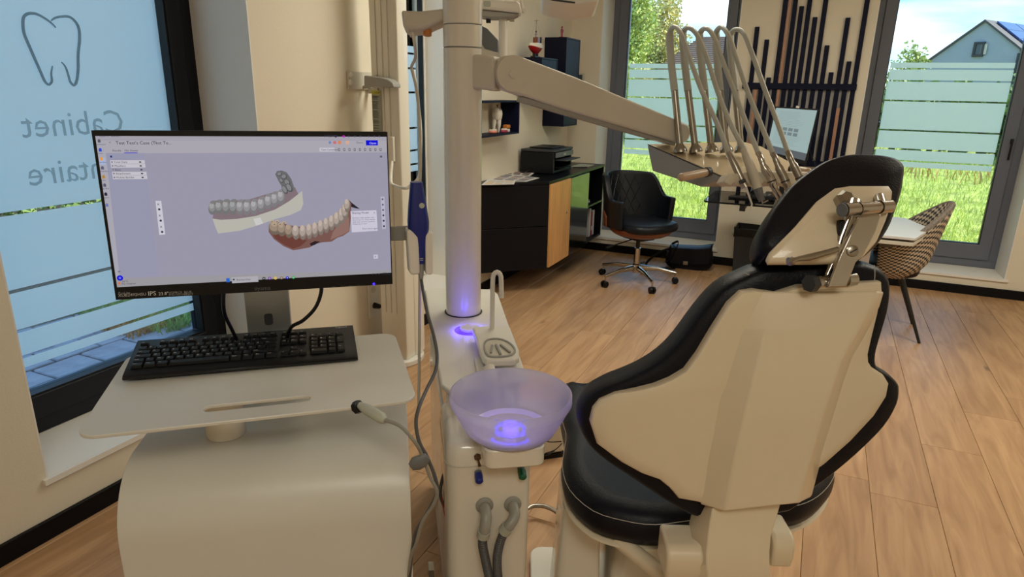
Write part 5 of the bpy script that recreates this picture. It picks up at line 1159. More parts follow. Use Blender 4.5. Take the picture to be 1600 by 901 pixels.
for (xa, ya, xb, yb) in ((769, 541, 767, 553), (775, 540, 782, 555), (782, 540, 797, 552)):
    A = onZ(xa, ya, CT); B_ = onZ(xb, yb, CT); b = MB(); b.box((0, -.003, .001), ((B_-A).length, .003, .006), Fr(A, B_-A, (B_-A).cross(V((0, 0, -1))))); b.build('rib', 'grey_plastic', ct, bevel=.001)
g = onZ(769, 513, CT); gd = CR.copy(); gd.z = 0; gd.normalize()
b = MB(); hgt = .165; pts = [g, g+V((0, 0, .05)), g+V((0, 0, hgt-.03))]+[g+V((0, 0, hgt-.02))+gd*(.012-.012*math.cos(a))*1.0+V((0, 0, .022*math.sin(a))) for a in [math.pi*k/8 for k in range(1, 8)]]+[g+gd*.024+V((0, 0, hgt-.03)), g+gd*.0255+V((0, 0, hgt-.072))]
b.tube(pts, .0068, 14); b.build('cup_filler', 'satin_white', t)
b = MB(); pc = zc_([(741, 567), (745, 562), (752, 563), (757, 576), (756, 588), (746, 588)], PT); b.prism(pc[::-1], PT+.0005, PT+.012); b.build('cup_sensor', 'satin_white', t, bevel=.003)
b = MB(); b.tube([Fu.w(.13, -.02, .752), Fu.w(.13, -.015, .80), Fu.w(.125, .03, CT-.018)], .016, 12); b.build('tray_neck', 'satin_white', t)
# spittoon bowl
bx_, by_, bz_ = -.53, 1.172, .786
b = MB(); R_ = .1305
prof = [(.0, .004), (.070, .002), (.078, .004), (.092, .020), (.108, .045), (.122, .074), (.1225, .091), (.1265, .0945), (R_, .092), (R_+.0005, .076), (.1275, .071), (.113, .040), (.098, .012), (.086, .0), (.0, .0)]
prof = [(r, h) for r, h in prof[::-1]]
b.lathe([(r, h) for r, h in prof], (bx_, by_, bz_), seg=64); bw = b.build('bowl', 'milky_glass', t, ang=70)
b = MB(); b.lathe([(.0, .0042), (.076, .0042), (.084, .0125), (.0838, .0135), (.074, .0049), (.0, .0049)], (bx_, by_, bz_), seg=48); b.build('bowl_floor', 'satin_white', bw)
b = MB(); b.lathe([(.0, .0050), (.028, .005), (.028, .010), (.022, .012), (.0, .012)], (bx_, by_, bz_), seg=28); dn = b.build('drain', 'steel', bw)
b = MB(); b.lathe([(.028, .005), (.032, .005), (.032, .0085), (.028, .0085)], (bx_, by_, bz_), seg=28); b.build('blue_ring_light', 'bluelight', dn)
d2 = bpy.data.lights.new('bowl_glow', 'POINT'); d2.energy = .05; d2.color = (.10, .05, 1); d2.shadow_soft_size = .014
lo_ = bpy.data.objects.new('bowl_glow', d2); COL.objects.link(lo_); lo_.location = (bx_, by_, bz_+.028)
b = MB(); bc = Fr((bx_, by_, 0), ww_, -uu_); b.loft([[bc.w(a, c, z) for a, c in rrect(.128, .19, .02, 5, -.0, .02)] for z in (.742, .748, .7845)]); b.build('bowl_bracket', 'gloss_white', t, bevel=.003)
# front fittings
Ff = Fr(Fu.w(0, -.2108, 0), ww_, (0, 0, 1))
def fp(x, y, off=0.): a, c = Ff.pix(x, y, off); return a, c
for (x, y, col, lab) in ((746, 713, 'brown', None), (813, 712, 'brown', None)):
    a, c = fp(x, y); b = MB(); b.lathe([(.0085, 0), (.0085, .004), (.006, .008), (.0, .009)], Ff.w(a, c, 0), Ff.n, 6); b.tube([Ff.w(a, c, .005), Ff.w(a+.001, c-.004, .018), Ff.w(a+.002, c-.008, .026)], [.002, .0028, .0035], 8); b.build('toggle_switch', col, t)
for (x, y, col) in ((747, 741, 'knob_blue'), (814, 735, 'knob_green')):
    a, c = fp(x, y); b = MB(); b.lathe([(.0085, 0), (.0085, .006), (.0, .006)], Ff.w(a, c+.006, 0), (Ff.n-V((0, 0, .3))), 16); b.build('valve_collar', 'mid_grey', t)
    b = MB(); b.lathe([(.0085, .006), (.0095, .009), (.009, .026), (.006, .029), (.0, .029)], Ff.w(a, c+.006, 0), (Ff.n-V((0, 0, .3))), 12); b.build('valve_knob', col, t)['label'] = col.split('_')[1]+' valve knob'
for (x0, y0, xe, ye_, hose) in ((757, 789, 755, 835, [(755, 833), (754, 850), (758, 872), (765, 905), (772, 950)]), (801, 787, 789, 828, [(789, 826), (782, 845), (777, 870), (778, 900), (785, 950)])):
    a, c = fp(x0, y0); b = MB(); b.lathe([(.020, 0), (.020, .003), (.016, .006), (.0, .006)], Ff.w(a, c, 0), Ff.n, 24); b.build('hose_flange', 'grey_plastic', t)
    e1 = Ff.w(*fp(xe, ye_, .035), .035); b = MB(); s0 = Ff.w(a, c, .004); k1 = Ff.w(a, c-.002, .026); b.tube(smoothline([s0, Ff.w(a, c, .014), Ff.w(a*.97+.03*fp(xe, ye_)[0], c-.01, .030), s0.lerp(e1, .62)+Ff.n*.018, e1], 5), .0125, 16); eb = b.build('hose_elbow', 'grey_plastic', t)
    b = MB(); dd = (e1-(s0.lerp(e1, .62)+Ff.n*.018)).normalized(); b.tube([e1-dd*.016, e1+dd*.004], .0148, 16); b.build('hose_socket', 'label_grey', eb)
    hp2 = [e1]+[Ff.w(*fp(x, y, .04), .04) for x, y in hose[1:]]; hp2 += [V((hp2[-1].x, hp2[-1].y, .22))+Ff.n*.01, V((hp2[-1].x, hp2[-1].y, .06))-Ff.n*.0, V((hp2[-1].x, hp2[-1].y, .012))+Ff.n*.09-ww_*.02]; sl = smoothline(hp2, 14)
    rs = []; pts = []
    L_ = sum((sl[i+1]-sl[i]).length for i in range(len(sl)-1)); m_ = int(L_/.0022); acc = 0; j = 0
    for i in range(m_):
        target = i*L_/m_
        while j < len(sl)-2 and acc+(sl[j+1]-sl[j]).length < target: acc += (sl[j+1]-sl[j]).length; j += 1
        pts.append(sl[j].lerp(sl[j+1], (target-acc)/max(1e-6, (sl[j+1]-sl[j]).length))); rs.append(.0108 if i % 2 else .0092)
    b = MB(); b.tube(pts, rs, 14); b.build('ribbed_hose', 'hose_grey', t, ang=20)
# cable loops behind the tower on the left
for (k_, pts) in enumerate(([(700, 730), (692, 745), (688, 770), (694, 790), (703, 797)], [(702, 738), (697, 752), (695, 772), (699, 788), (706, 792)])):
    b = MB(); b.tube(smoothline([at(x, y, 1.62) for x, y in pts], 6), .0042, 8); o = b.build('cable_loop', 'cable_dark', t)
b = MB(); b.tube(smoothline([at(690, 775, 1.6), at(694, 800, 1.6), at(703, 840, 1.6)], 4), .0012, 6); o = b.build('thin_wire', 'red', t)
b = MB(); pA = onZ(668, 868, .12); b.box((-.008, -.02, 0), (.008, .02, .10), Fr((onZ(674, 905, .05).x, onZ(674, 905, .05).y, 0), ww_, -uu_)); b.build('base_rail', 'steel', t)
# floor cables/hoop of the foot control
t = thing('foot_control', onZ(850, 800, 0), 'steel foot-control hoop on the floor between dental unit and patient chair', 'foot control')
hp3 = [onZ(x, y, .045) for x, y in ((815, 800), (830, 791), (846, 790), (862, 795), (876, 805), (884, 818))]
b = MB(); b.tube(smoothline(hp3, 6), .008, 10); b.build('hoop', 'steel', t)
cc = onZ(846, 850, 0); b = MB(); b.lathe([(.0, .0), (.085, .0), (.088, .01), (.075, .03), (.0, .038)], (cc.x, cc.y, 0), seg=32); b.build('base', 'mid_grey', t) if False else None
c1_ = onZ(845, 815, 0); b = MB(); b.box((-.10, -.05, .002), (.06, .03, .035), Fr((c1_.x, c1_.y, 0), ww_, -uu_)); b.build('base', 'mid_grey', t, bevel=.006) if False else None
for q in (hp3[0], hp3[-1]): b = MB(); b.cyl((q.x, q.y, 0), (q.x, q.y, .045), .009, seg=10); b.build('post', 'steel', t)
t = thing('junction_box', onZ(858, 705, 0), 'beige junction box with a black foot and thin wires beyond the bowl', 'box')
jq = [onZ(x, y, 0) for x, y in ((822, 722), (882, 713))]
Fj = Fr(jq[0], jq[1]-jq[0], (jq[1]-jq[0]).cross(V((0, 0, -1))))
Lj = (jq[1]-jq[0]).length; b = MB(); b.box((0, 0, 0), (Lj, .26, .02), Fj); b.build('foot', 'black_plastic', t); b = MB(); b.box((.004, .004, .0202), (Lj-.004, .25, .15), Fj); b.build('housing', 'beige_plastic', t, bevel=.01)
for pts in ([(842, 683), (858, 690), (880, 689)], [(852, 708), (868, 702), (880, 690)], [(845, 712), (856, 710), (866, 704)]):
    b = MB(); b.tube(smoothline([onZ(x, y, .155) for x, y in pts], 5), .0022, 6); b.build('wire', 'black_plastic', t)

# ---------------------------------------------------------------- arms on the column
t = thing('column_arm', (-1.1, 1.85, 1.6), 'grey-beige side arm with an orange knob reaching left from the column', 'arm')
Fq = Fr(at(660, 37, 1.93), CR, CU)
def q_(*pts, off=0.): return [Fq.pix(x, y, off) for x, y in pts]
b = MB(); b.prism(q_((629, 22), (660, 23), (694, 19), (712, 19), (712, 32), (694, 37), (680, 43), (665, 50), (640, 52), (632, 47))[::-1], -.03, .03, Fq); b.build('arm', 'beige_plastic', t, bevel=.008, seg=3)
b = MB(); a, c = q_((668, 50))[0]; b.lathe([(.013, 0), (.012, .016), (.0, .017)], Fq.w(a, c+.006, 0), -CU, 16); b.build('knob', 'orange', t)
b = MB(); a, c = q_((645, 54))[0]; b.tube([Fq.w(a, c+.01, 0), Fq.w(a, c-.006, 0)], .009, 12); b.tube(smoothline([at(645, 52, 1.86), at(648, 70, 1.87), at(649, 90, 1.93), at(643, 104, 2.0), at(645, 115, 2.0), at(652, 145, 2.0), at(656, 200, 2.0), at(657, 260, 2.0), at(656, 300, 2.0), at(656, 420, 2.0), at(655, 560, 2.0), at(654, 640, 2.0)], 5), .0045, 8); b.build('hanging_lead', 'beige_plastic', t)

J = at(797, 115, 1.90); K = at(1062, 208, 2.12)
t = thing('delivery_arm', (J.x, J.y, J.z), 'long beige jointed arm sloping from the column down to the instrument tray', 'arm')
c_at = V((cx_, cy_, J.z-.01)); hd = V((J.x-cx_, J.y-cy_, 0)).normalized(); pn_ = V((-hd.y, hd.x, 0))
b = MB(); rings = []
for (d_, h0, h1, w_) in ((.035, -.045, .05, .035), (.07, -.045, .05, .038), ((V((J.x, J.y, 0))-V((cx_, cy_, 0))).length-.035, -.05, .045, .038)):
    o_ = V((cx_, cy_, J.z))+hd*d_; rings.append([o_+pn_*w_+V((0, 0, h0)), o_-pn_*w_+V((0, 0, h0)), o_-pn_*w_+V((0, 0, h1)), o_+pn_*w_+V((0, 0, h1))])
b.loft(rings); b.build('shoulder', 'beige_plastic', t, bevel=.008, seg=3)
Fj2 = Fr(J, V((K.x-J.x, K.y-J.y, 0)), (0, 0, 1)); ln_ = math.hypot(K.x-J.x, K.y-J.y); dz = K.z-J.z; sl_ = math.atan2(dz, ln_); LL = math.hypot(ln_, dz)
Fa2 = Fr(J, K-J, V((0, 0, 1)).cross(K-J).cross(-(K-J))*-1)
if Fa2.v.z < 0: Fa2 = Fr(J, K-J, -Fa2.v)
b = MB(); poly = [(.05*math.cos(a)*1.0, .05*math.sin(a)) for a in [math.radians(k) for k in range(90, 271, 15)]]+[(LL*.25, -.05), (LL, -.034), (LL+.02, -.015), (LL+.02, .012), (LL, .030), (LL*.3, .048)]
b.prism(poly, -.034, .034, Fa2); b.build('arm', 'beige_plastic', t, bevel=.007, seg=3)
b = MB(); b.lathe([(.0495, .0), (.0495, .0012), (.0, .0012)], Fa2.w(0, 0, .034), Fa2.n, 40); b.lathe([(.0, .0), (.0115, .0), (.0115, .0022), (.0095, .0026), (.0, .0026)], Fa2.w(-.002, -.002, .0352), Fa2.n, 20); b.build('joint_cap', 'beige_plastic', t)
b = MB(); b.prism([(.05, -.066), (LL*.3, -.062), (LL*.97, -.044), (LL*.97, -.036), (.05, -.052)], -.026, .026, Fa2); b.build('lower_cover', 'grey_plastic', t)
# second post and operating light hardware
t = thing('light_post', at(786, 92, 1.97), 'pale control box on a short post above the arm joint beside the column', 'control box')
zt = 2.02
b = MB(); b.tube([at(786, 94, zt), at(786, 30, zt)], [.0125, .0125], 12, flat=1.2); b.build('post', 'satin_white', t)
Fl_ = Fr(at(785, 15, zt), CR, V((0, 0, 1)))
def l_(*pts): return [Fl_.pix(x, y) for x, y in pts]
b = MB(); P0 = l_((752, 17), (779, 17), (816, 24), (812, 8), (808, 4), (779, 1), (752, 1)); b.prism([P0[0], P0[2], P0[3], P0[4], P0[6]][::1], -.06, .05, Fl_); b.build('box', 'satin_white', t, bevel=.01, seg=3)
b = MB(); P1 = l_((752, 18), (812, 24), (800, 30), (765, 30), (752, 28)); b.prism(P1[::-1], -.045, .045, Fl_); b.build('underside', 'grey_plastic', t, bevel=.004)
a, c = l_((762, 9))[0]; b = MB(); b.prism(rrect(.022, .016, .005, 4, a, c), .05, .052, Fl_); b.build('badge', 'label_grey', t)
for x, y in ((763, 33), (800, 31)): a, c = l_((x, y))[0]; b = MB(); b.box((a-.007, c-.004, -.02), (a+.007, c+.014, .0), Fl_); b.build('hook', 'dark_grey' if x < 770 else 'beige_plastic', t)
b = MB(); b.tube(smoothline([at(812, -30, zt), at(814, 0, zt), at(816, 14, zt), at(818, 18, zt), at(820, 15, zt)], 4), .0055, 8); b.tube([at(772, -40, zt), at(772, 2, zt)], .02, 12); b.build('stem', 'satin_white', t)
Fw_ = Fr(at(768, 70, 2.06), CR, CU); b = MB(); b.prism([Fw_.pix(*q) for q in ((752, 43), (762, 48), (779, 66), (779, 86), (752, 90))][::-1], -.02, .02, Fw_); b.build('sloping_plate', 'mid_grey', t, bevel=.004)
b = MB(); b.prism([Fw_.pix(*q) for q in ((752, 72), (758, 82), (790, 92), (790, 97), (752, 94))][::-1], .021, .035, Fw_); b.build('lip', 'beige_plastic', t, bevel=.003)
# operating lamp head at the top edge
t = thing('operating_lamp', at(890, 0, 2.3), 'white and grey operating lamp head cut by the top edge of the photo', 'lamp')
Fz = Fr(at(890, 0, 2.3), CR, CU); zl = []
prof = [(846, -6), (846, 4), (850, 9), (862, 13), (880, 16), (897, 18), (915, 15), (930, 13), (934, 8), (934, -10), (920, -26), (880, -30), (855, -22)]
b = MB(); b.prism([Fz.pix(*q) for q in prof][::-1], -.08, .06, Fz); b.build('housing', 'satin_white', t, bevel=.014, seg=4)
b = MB(); b.prism([Fz.pix(*q) for q in ((851, 4), (861, 10), (896, 15), (896, 17.6), (862, 13.5), (849, 9))][::-1], .061, .063, Fz); b.build('lower_trim', 'dark_grey', t, bevel=.003)
b = MB(); b.tube([at(890, -20, 2.3), at(884, -150, 2.3), (cx_+.3, cy_+.2, 2.5), (cx_, cy_, 2.52)], .018, 12); b.build('arm', 'satin_white', t)

# ---------------------------------------------------------------- delivery head (instrument tray)
t = thing('instrument_tray', at(1130, 250, 2.0), 'glossy beige instrument tray on the arm with five standing whip tubes', 'instrument tray')
A = at(1012, 226, 2.16); B_ = at(1160, 222, 2.22); Cc = at(1250, 268, 2.02); D = at(1127, 276, 1.90); D2 = at(1135, 270, 1.91)
Ft_ = Fr((A+B_+Cc+D)/4, (Cc-D)+(B_-A), (A-D)+(B_-Cc))
def tpix(x, y, off=0.): return Ft_.pix(x, y, off)
topo = [tpix(*q) for q in ((1012, 226), (1127, 276), (1246, 268), (1250, 263), (1190, 230), (1160, 222))]
bot = [tpix(x, y, -.06) for x, y in ((1019, 268), (1095, 293), (1240, 292), (1236, 280), (1180, 250), (1150, 246))]
b = MB(); b.loft([[Ft_.w(*p, -.058) for p in bot], [Ft_.w(p[0], p[1], -.006) for p in topo], [Ft_.w(p[0], p[1], 0) for p in topo]]); b.build('body', 'grey_plastic', t, bevel=.004)
cxx = sum(p[0] for p in topo)/6; cyy = sum(p[1] for p in topo)/6
b = MB(); b.prism([(cxx+(a-cxx)*.985, cyy+(c-cyy)*.98) for a, c in topo], .0005, .003, Ft_); b.build('glossy_top', 'tray_gloss', t, bevel=.001)
b = MB(); rim_ = [Ft_.w(p[0], p[1], .001) for p in topo]; b.tube([rim_[0], rim_[1]], .0016, 6); b.build('edge_strip', 'dark_grey', t)
# holder strip, scalloped
b = MB(); pl = [(1131, 284), (1139, 272), (1180, 267), (1262, 268), (1272, 274), (1272, 288), (1258, 286)]; front = []
k_ = 0
for i in range(25):
    x = 1258-i*4.6; front.append((x, 287+3.4*math.sin(i*math.pi*.55)))
Fh_ = Fr(at(1195, 280, 1.87), (Cc-D), CU); hpv = [Fh_.pix(*q) for q in pl[:5]+[(1272, 288)]+front+[(1142, 290)]]
b.prism(hpv[::-1], -.035, .0, Fh_); b.build('holder_strip', 'beige_plastic', t, bevel=.003)
# handles
for (x0, y0, x1, y1, z0, z1) in ((1108, 268, 1065, 277, 1.93, 1.86), (1236, 264, 1262, 268, 2.0, 1.95)):
    b = MB(); b.tube([at(x0, y0, z0), at(x1, y1, z1)], .0115, 14); b.ball(at(x1, y1, z1), .0118, 12); hd_ = b.build('handle', 'handle_bronze', t)
    b = MB(); b.tube([at(x0, y0, z0), at(x0+(x1-x0)*.12, y0+(y1-y0)*.12, z0+(z1-z0)*.12)], .0145, 14); b.build('collar', 'dark_grey', hd_)
W = [((1063, 236), [(1054, 142), (1049, 100), (1046.5, 62), (1048, 48), (1053, 42), (1060, 46), (1067, 60), (1079, 95), (1098, 145), (1120, 192), (1138, 238)]),
     ((1087, 236), [(1075, 142), (1070, 100), (1067, 62), (1069, 48), (1075, 43.5), (1084, 48), (1093, 62), (1106, 95), (1122, 145), (1141, 192), (1162, 232)]),
     ((1112, 236), [(1101, 142), (1096, 100), (1093, 62), (1095, 50), (1101, 44.5), (1109, 48), (1118, 64), (1131, 100), (1148, 145), (1166, 192), (1185, 240)]),
     ((1135, 236), [(1125, 142), (1121, 100), (1119, 62), (1120, 49), (1126, 42.5), (1133, 47), (1141, 62), (1152, 95), (1169, 145), (1188, 192), (1208, 241)]),
     ((1158, 236), [(1149, 142), (1144, 100), (1141, 65), (1143, 52), (1150, 46), (1160, 50), (1168, 65), (1181, 100), (1197, 145), (1215, 192), (1231, 238)])]
HN = ['slim three-way syringe with a thin bent tip, leftmost of the five dental instruments', 'pale blunt handpiece, second from the left of the five dental instruments', 'steel handpiece with a curved neck, middle of the five dental instruments', 'steel handpiece, fourth from the left of the five dental instruments', 'steel handpiece nearest the headrest, rightmost of the five dental instruments']
for i, ((x0, y0), ps) in enumerate(W):
    base = at(x0, y0, 2.07); wt = thing('instrument_hose', base, ['leftmost', 'second from the left', 'middle', 'fourth from the left', 'rightmost'][i]+' of the five arched instrument hoses standing on the tray', 'hose', 'arched instrument hoses')
    b = MB(); b.lathe([(.021, -.004), (.021, .002), (.018, .010), (.012, .018), (.0105, .024), (.0, .024)], base, (at(*ps[0], 2.05)-base), 20); b.build('socket', 'steel', wt)
    k0 = at(*ps[0], 2.05); b = MB(); b.tube([base, k0], [.0105, .0105], 14); b.build('steel_tube', 'steel', wt)
    n_ = len(ps)-1; pth = []
    for j, (x, y) in enumerate(ps):
        s_ = 0 if j < 3 else (j-3)/(n_-3); pth.append(at(x, y, 2.05-.20*s_**.8))
    b = MB(); sl = smoothline(pth, 6); m_ = len(sl); b.tube(sl, [.0115 if q < m_*.22 else (.0115-.0045*min(1, (q/m_-.22)/.15)) for q in range(m_)], 12); b.build('hose', 'hose_pale', wt)
    # the handpiece in its rest: a thing of its own
    e_ = sl[-1]; z1 = 1.84
    def h(x, y, z=z1): return at(x, y, z)
    ht = thing('dental_handpiece', e_, HN[i], 'handpiece', 'instruments in the tray rests')
    if i == 0:
        b = MB(); b.tube([e_, h(1148, 258), h(1160, 284), h(1165, 292)], [.0085, .010, .0095, .011], 14); b.build('body', 'steel', ht)
        b = MB(); b.tube([h(1165, 292), h(1170, 305), h(1175, 319)], [.004, .0028, .0024], 10); b.tube([h(1175, 319), h(1172, 328)], [.0024, .0022], 8); b.build('tip', 'satin_white', ht)
        b = MB(); b.tube([h(1156, 285, 1.82), h(1164, 281, 1.82)], .006, 8); b.build('button', 'dark_grey', ht)
    elif i == 1:
        b = MB(); b.tube([e_, h(1168, 250), h(1176, 270), h(1184, 294)], [.009, .012, .0135, .013], 16); b.build('body', 'beige_plastic', ht)
        b = MB(); b.tube([h(1184, 294), h(1188, 307), h(1191, 314)], [.0125, .010, .0085], 14); b.build('nose', 'mid_grey', ht)
        b = MB(); b.tube([h(1191, 314), h(1191, 317), h(1200, 313)], [.003, .002, .002], 8); b.build('tip', 'steel', ht)
    else:
        dx = (x0-1112)*1.0; ee = {2: [(1188, 246), (1194, 262), (1204, 278), (1209, 292), (1218, 307), (1229, 316)], 3: [(1211, 247), (1217, 262), (1225, 278), (1230, 292), (1234, 304)], 4: [(1234, 245), (1240, 258), (1247, 272), (1253, 286), (1257, 296)]}[i]
        b = MB(); P_ = [e_]+[h(*q) for q in ee]; b.tube(smoothline(P_, 4), [(.0085, .0085, .0115, .0115, .009, .009, .0085)[min(6, int(q/4))] if True else 0 for q in range(len(smoothline(P_, 4)))], 14); b.build('body', 'chrome' if i == 2 else 'steel', ht)
        b = MB(); v0, v1 = h(*ee[2]), h(*ee[3]); b.tube([v0.lerp(v1, .3), v0.lerp(v1, .45)], .0122, 14); b.build('ring', 'dark_grey', ht)

# ================================================================ PATIENT CHAIR
cw, cf = V((.915, .40, 0)).normalized(), V((-.40, .915, 0)).normalized()
t = thing('patient_chair', (-.25, 1.7, 0), 'black leather dental patient chair with a cream shell back and chrome headrest hinge', 'chair')
B0 = at(1170, 790, 1.28); T0 = at(1280, 450, 1.19)
Bk = Fr(B0, cw, T0-B0)
def bk(off, *pts): return [Bk.pix(x, y, off) for x, y in pts]
leath = [(1160, 424), (1188, 414), (1250, 409), (1310, 407), (1345, 409), (1369, 416), (1383, 428), (1387.5, 447), (1384, 480), (1372, 520), (1364, 550), (1367, 570), (1388, 583), (1401, 595), (1405.5, 606), (1402, 630), (1380, 664), (1335, 704), (1290, 738), (1262, 757), (1225, 790), (1150, 795), (1085, 800), (1045, 782), (985, 746), (932, 713), (910, 684), (903, 653), (915, 626), (938, 608), (970, 593), (1000, 577), (1032, 554), (1058, 526), (1090, 481), (1122, 445)]
lo1 = [(p.x, p.y) for p in smoothline([V((*q, 0)) for q in bk(-.045, *leath)], 3, True)]
def lring(pts, off, sc, cx, cy, wrap): return [Bk.w(cx+(a-cx)*sc, cy+(c-cy)*sc, off-wrap*(sc*(a-cx))**2) for a, c in pts]
cxb = sum(p[0] for p in lo1)/len(lo1); cyb = sum(p[1] for p in lo1)/len(lo1)
rings = []
for sc, off in ((.02, -.012), (.5, -.012), (.86, -.010), (.955, -.010), (.985, -.018), (1.0, -.036), (1.003, -.055), (.99, -.08), (.95, -.098), (.85, -.105), (.5, -.085), (.02, -.08)):
    rings.append(lring(lo1, off, sc, cxb, cyb, .35))
b = MB(); b.loft(rings); b.build('backrest', 'leather_black', t, ang=70)
shell = [(1160, 456), (1180, 453), (1215, 458), (1249, 447), (1300, 444), (1383, 442), (1384, 455), (1377, 490), (1368, 525), (1361, 555), (1362, 568), (1368, 577), (1388, 590), (1397, 604), (1393, 624), (1372, 654), (1333, 692), (1290, 727), (1259, 747), (1249, 787), (1190, 793), (1132, 799), (1092, 787), (1062, 783), (1049, 768), (1032, 755), (1004, 747), (973, 732), (936, 707), (925, 673), (930, 652), (941, 638), (966, 625), (1000, 616), (1026, 608), (1050, 597), (1073, 582), (1092, 555), (1115, 515), (1140, 475)]
sh1 = bk(.008, *shell); n_ = len(sh1)
rings = []
for sc, off in ((1.0, -.016), (1.0, .001), (.994, .007), (.984, .010), (.9, .012), (.5, .012), (.02, .012)):
    rings.append(lring(sh1, off, sc, cxb, cyb, .35))
b = MB(); b.loft([lring(sh1, -.02, .5, cxb, cyb, .35)]+rings); b.build('back_shell', 'cream_shell', t, ang=50)
# raised centre panel
def kk(off, x, y): return Bk.w(*Bk.pix(x, y, off), off)
LV = [(455, 1172, 1206, 1372, 1381, .012), (480, 1164, 1203, 1361, 1374, .020), (515, 1152, 1197, 1342, 1358, .030), (566, 1139, 1184, 1314, 1331, .039), (610, 1127, 1173, 1300, 1317, .044), (660, 1115, 1161, 1284, 1303, .046), (720, 1104, 1147, 1267, 1286, .046), (793, 1094, 1132, 1249, 1268, .046)]
G_ = []
for (y, xa, xb, xc, xd, o_) in LV:
    dy = (y-455)/338.
    G_.append([kk(-.004, xa, y-6*dy), kk(.004, xa, y-6*dy), kk(o_, xb, y+6*dy), kk(o_, xc, y-7*dy), kk(.004, xd, y-18*dy), kk(-.004, xd, y-18*dy)])
b = MB(); b.loft([r_ for r_ in G_]); b.build('centre_panel', 'cream_shell', t, bevel=.005, seg=3, ang=28)
# seams of the leather
b = MB(); sm_ = [kk(-.02, x, y) for x, y in ((1163, 426), (1176, 432), (1188, 440), (1194, 448))]; b.tube(smoothline(sm_, 4), .0008, 5); sm_ = [kk(-.02, x, y) for x, y in ((1366, 414), (1367, 428), (1366, 440))]; b.tube(smoothline(sm_, 4), .0008, 5); b.build('stitching', 'stitch', t)
# headrest
H0 = at(1290, 395, 1.17); H1 = at(1335, 265, 1.24)
Hd = Fr(H0, cw, H1-H0)
hl = [(1400, 290), (1401, 274), (1392, 263), (1375, 257.5), (1352, 255), (1322, 254.5), (1300, 258), (1275, 267), (1250, 283), (1224, 304), (1202, 331), (1188, 353), (1179, 374), (1177, 390), (1180, 400), (1188, 407), (1196, 411), (1260, 410), (1330, 405), (1355, 396), (1375, 372), (1386, 345), (1396, 315)]
h1 = [(p.x, p.y) for p in smoothline([V((*Hd.pix(x, y, -.045), 0)) for x, y in hl], 3, True)]
hx_ = sum(p[0] for p in h1)/len(h1); hy_ = sum(p[1] for p in h1)/len(h1)
def hring(pts, off, sc): return [Hd.w(hx_+(a-hx_)*sc, hy_+(c-hy_)*sc, off) for a, c in pts]
b = MB(); b.loft([hring(h1, o_, s_) for s_, o_ in ((.02, -.004), (.6, -.004), (.90, -.004), (.97, -.012), (1., -.03), (1.003, -.052), (.985, -.075), (.93, -.092), (.8, -.10), (.4, -.09), (.02, -.085))]); b.build('headrest_cushion', 'leather_black', t, ang=70)
hs = [(1302, 296), (1327, 292), (1390, 292), (1395, 299), (1393, 322), (1384, 347), (1371, 377), (1351, 399), (1336, 407), (1273, 409), (1202, 409), (1199, 402), (1203, 393), (1237, 359), (1273, 317)]
h2 = [Hd.pix(x, y, .012) for x, y in hs]
b = MB(); b.loft([[Hd.w(hx_+(a-hx_)*s_, hy_+(c-hy_)*s_, o_) for a, c in h2] for s_, o_ in ((.98, -.006), (1., .004), (.985, .012), (.95, .016), (.3, .018), (.02, .018))]); b.build('headrest_shell', 'cream_shell', t, ang=50)
# chrome hinge
def hz(x, y, z): return at(x, y, z)
zt_, zb_ = 1.14, 1.155
bt0, bt1 = hz(1318, 328, 1.135), hz(1391, 322, 1.175)
b = MB(); b.tube([bt0, bt0.lerp(bt1, .06)], .0125, 20); b.tube([bt0.lerp(bt1, .06), bt0.lerp(bt1, .28)], .0115, 20); b.tube([bt0.lerp(bt1, .29), bt0.lerp(bt1, .30)], .0125, 20); b.tube([bt0.lerp(bt1, .31), bt0.lerp(bt1, .74)], .0105, 20); b.tube([bt0.lerp(bt1, .75), bt0.lerp(bt1, .77)], .0125, 20); b.tube([bt0.lerp(bt1, .78), bt1], .0115, 20); hg = b.build('upper_hinge_bar', 'chrome', t)
b = MB(); b.tube([bt0+(bt0-bt1)*.015, bt0+(bt0-bt1)*.04], .0115, 18); b.build('end_cap', 'mid_grey', hg)
bb0, bb1 = hz(1272, 442, 1.15), hz(1333, 436, 1.19)
for (s0, s1, r_) in ((.0, .30, .013), (.78, 1., .013)):
    b = MB(); b.tube([bb0.lerp(bb1, s0), bb0.lerp(bb1, s1)], r_, 18); b.build('lower_hinge_bar', 'chrome', t)
b = MB(); b.tube([bb0.lerp(bb1, .28), bb0.lerp(bb1, .8)], .010, 16); b.build('hinge_pin', 'steel', t)
b = MB(); b.tube([bb0.lerp(bb1, -.14), bb0.lerp(bb1, .02)], [.0155, .0150], 6); b.build('hinge_knob', 'dark_grey', t)
Ar = Fr(hz(1330, 390, 1.14), cw, hz(1358, 345, 1.15)-hz(1318, 440, 1.155))
arm = [Ar.pix(x, y) for x, y in ((1340, 338), (1377, 334), (1368, 362), (1349, 398), (1337, 410), (1322, 449), (1292, 450), (1308, 405), (1322, 375))]
b = MB(); b.prism(arm[::-1], -.010, .002, Ar); ha = b.build('hinge_arm', 'chrome', t, bevel=.003)
b = MB(); a, c = Ar.pix(1331, 392); b.lathe([(.010, .0022), (.010, .0045), (.0085, .0055), (.0, .0055)], Ar.w(a, c, 0), Ar.n, 24); sw = b.build('screw', 'steel', ha)
b = MB(); ff_ = Fr(Ar.w(a, c, 0), Ar.u+Ar.v*.55, Ar.v); b.box((-.007, -.001, .0056), (.007, .001, .0062), ff_); b.build('slot', 'dark_grey', sw if False else ha)
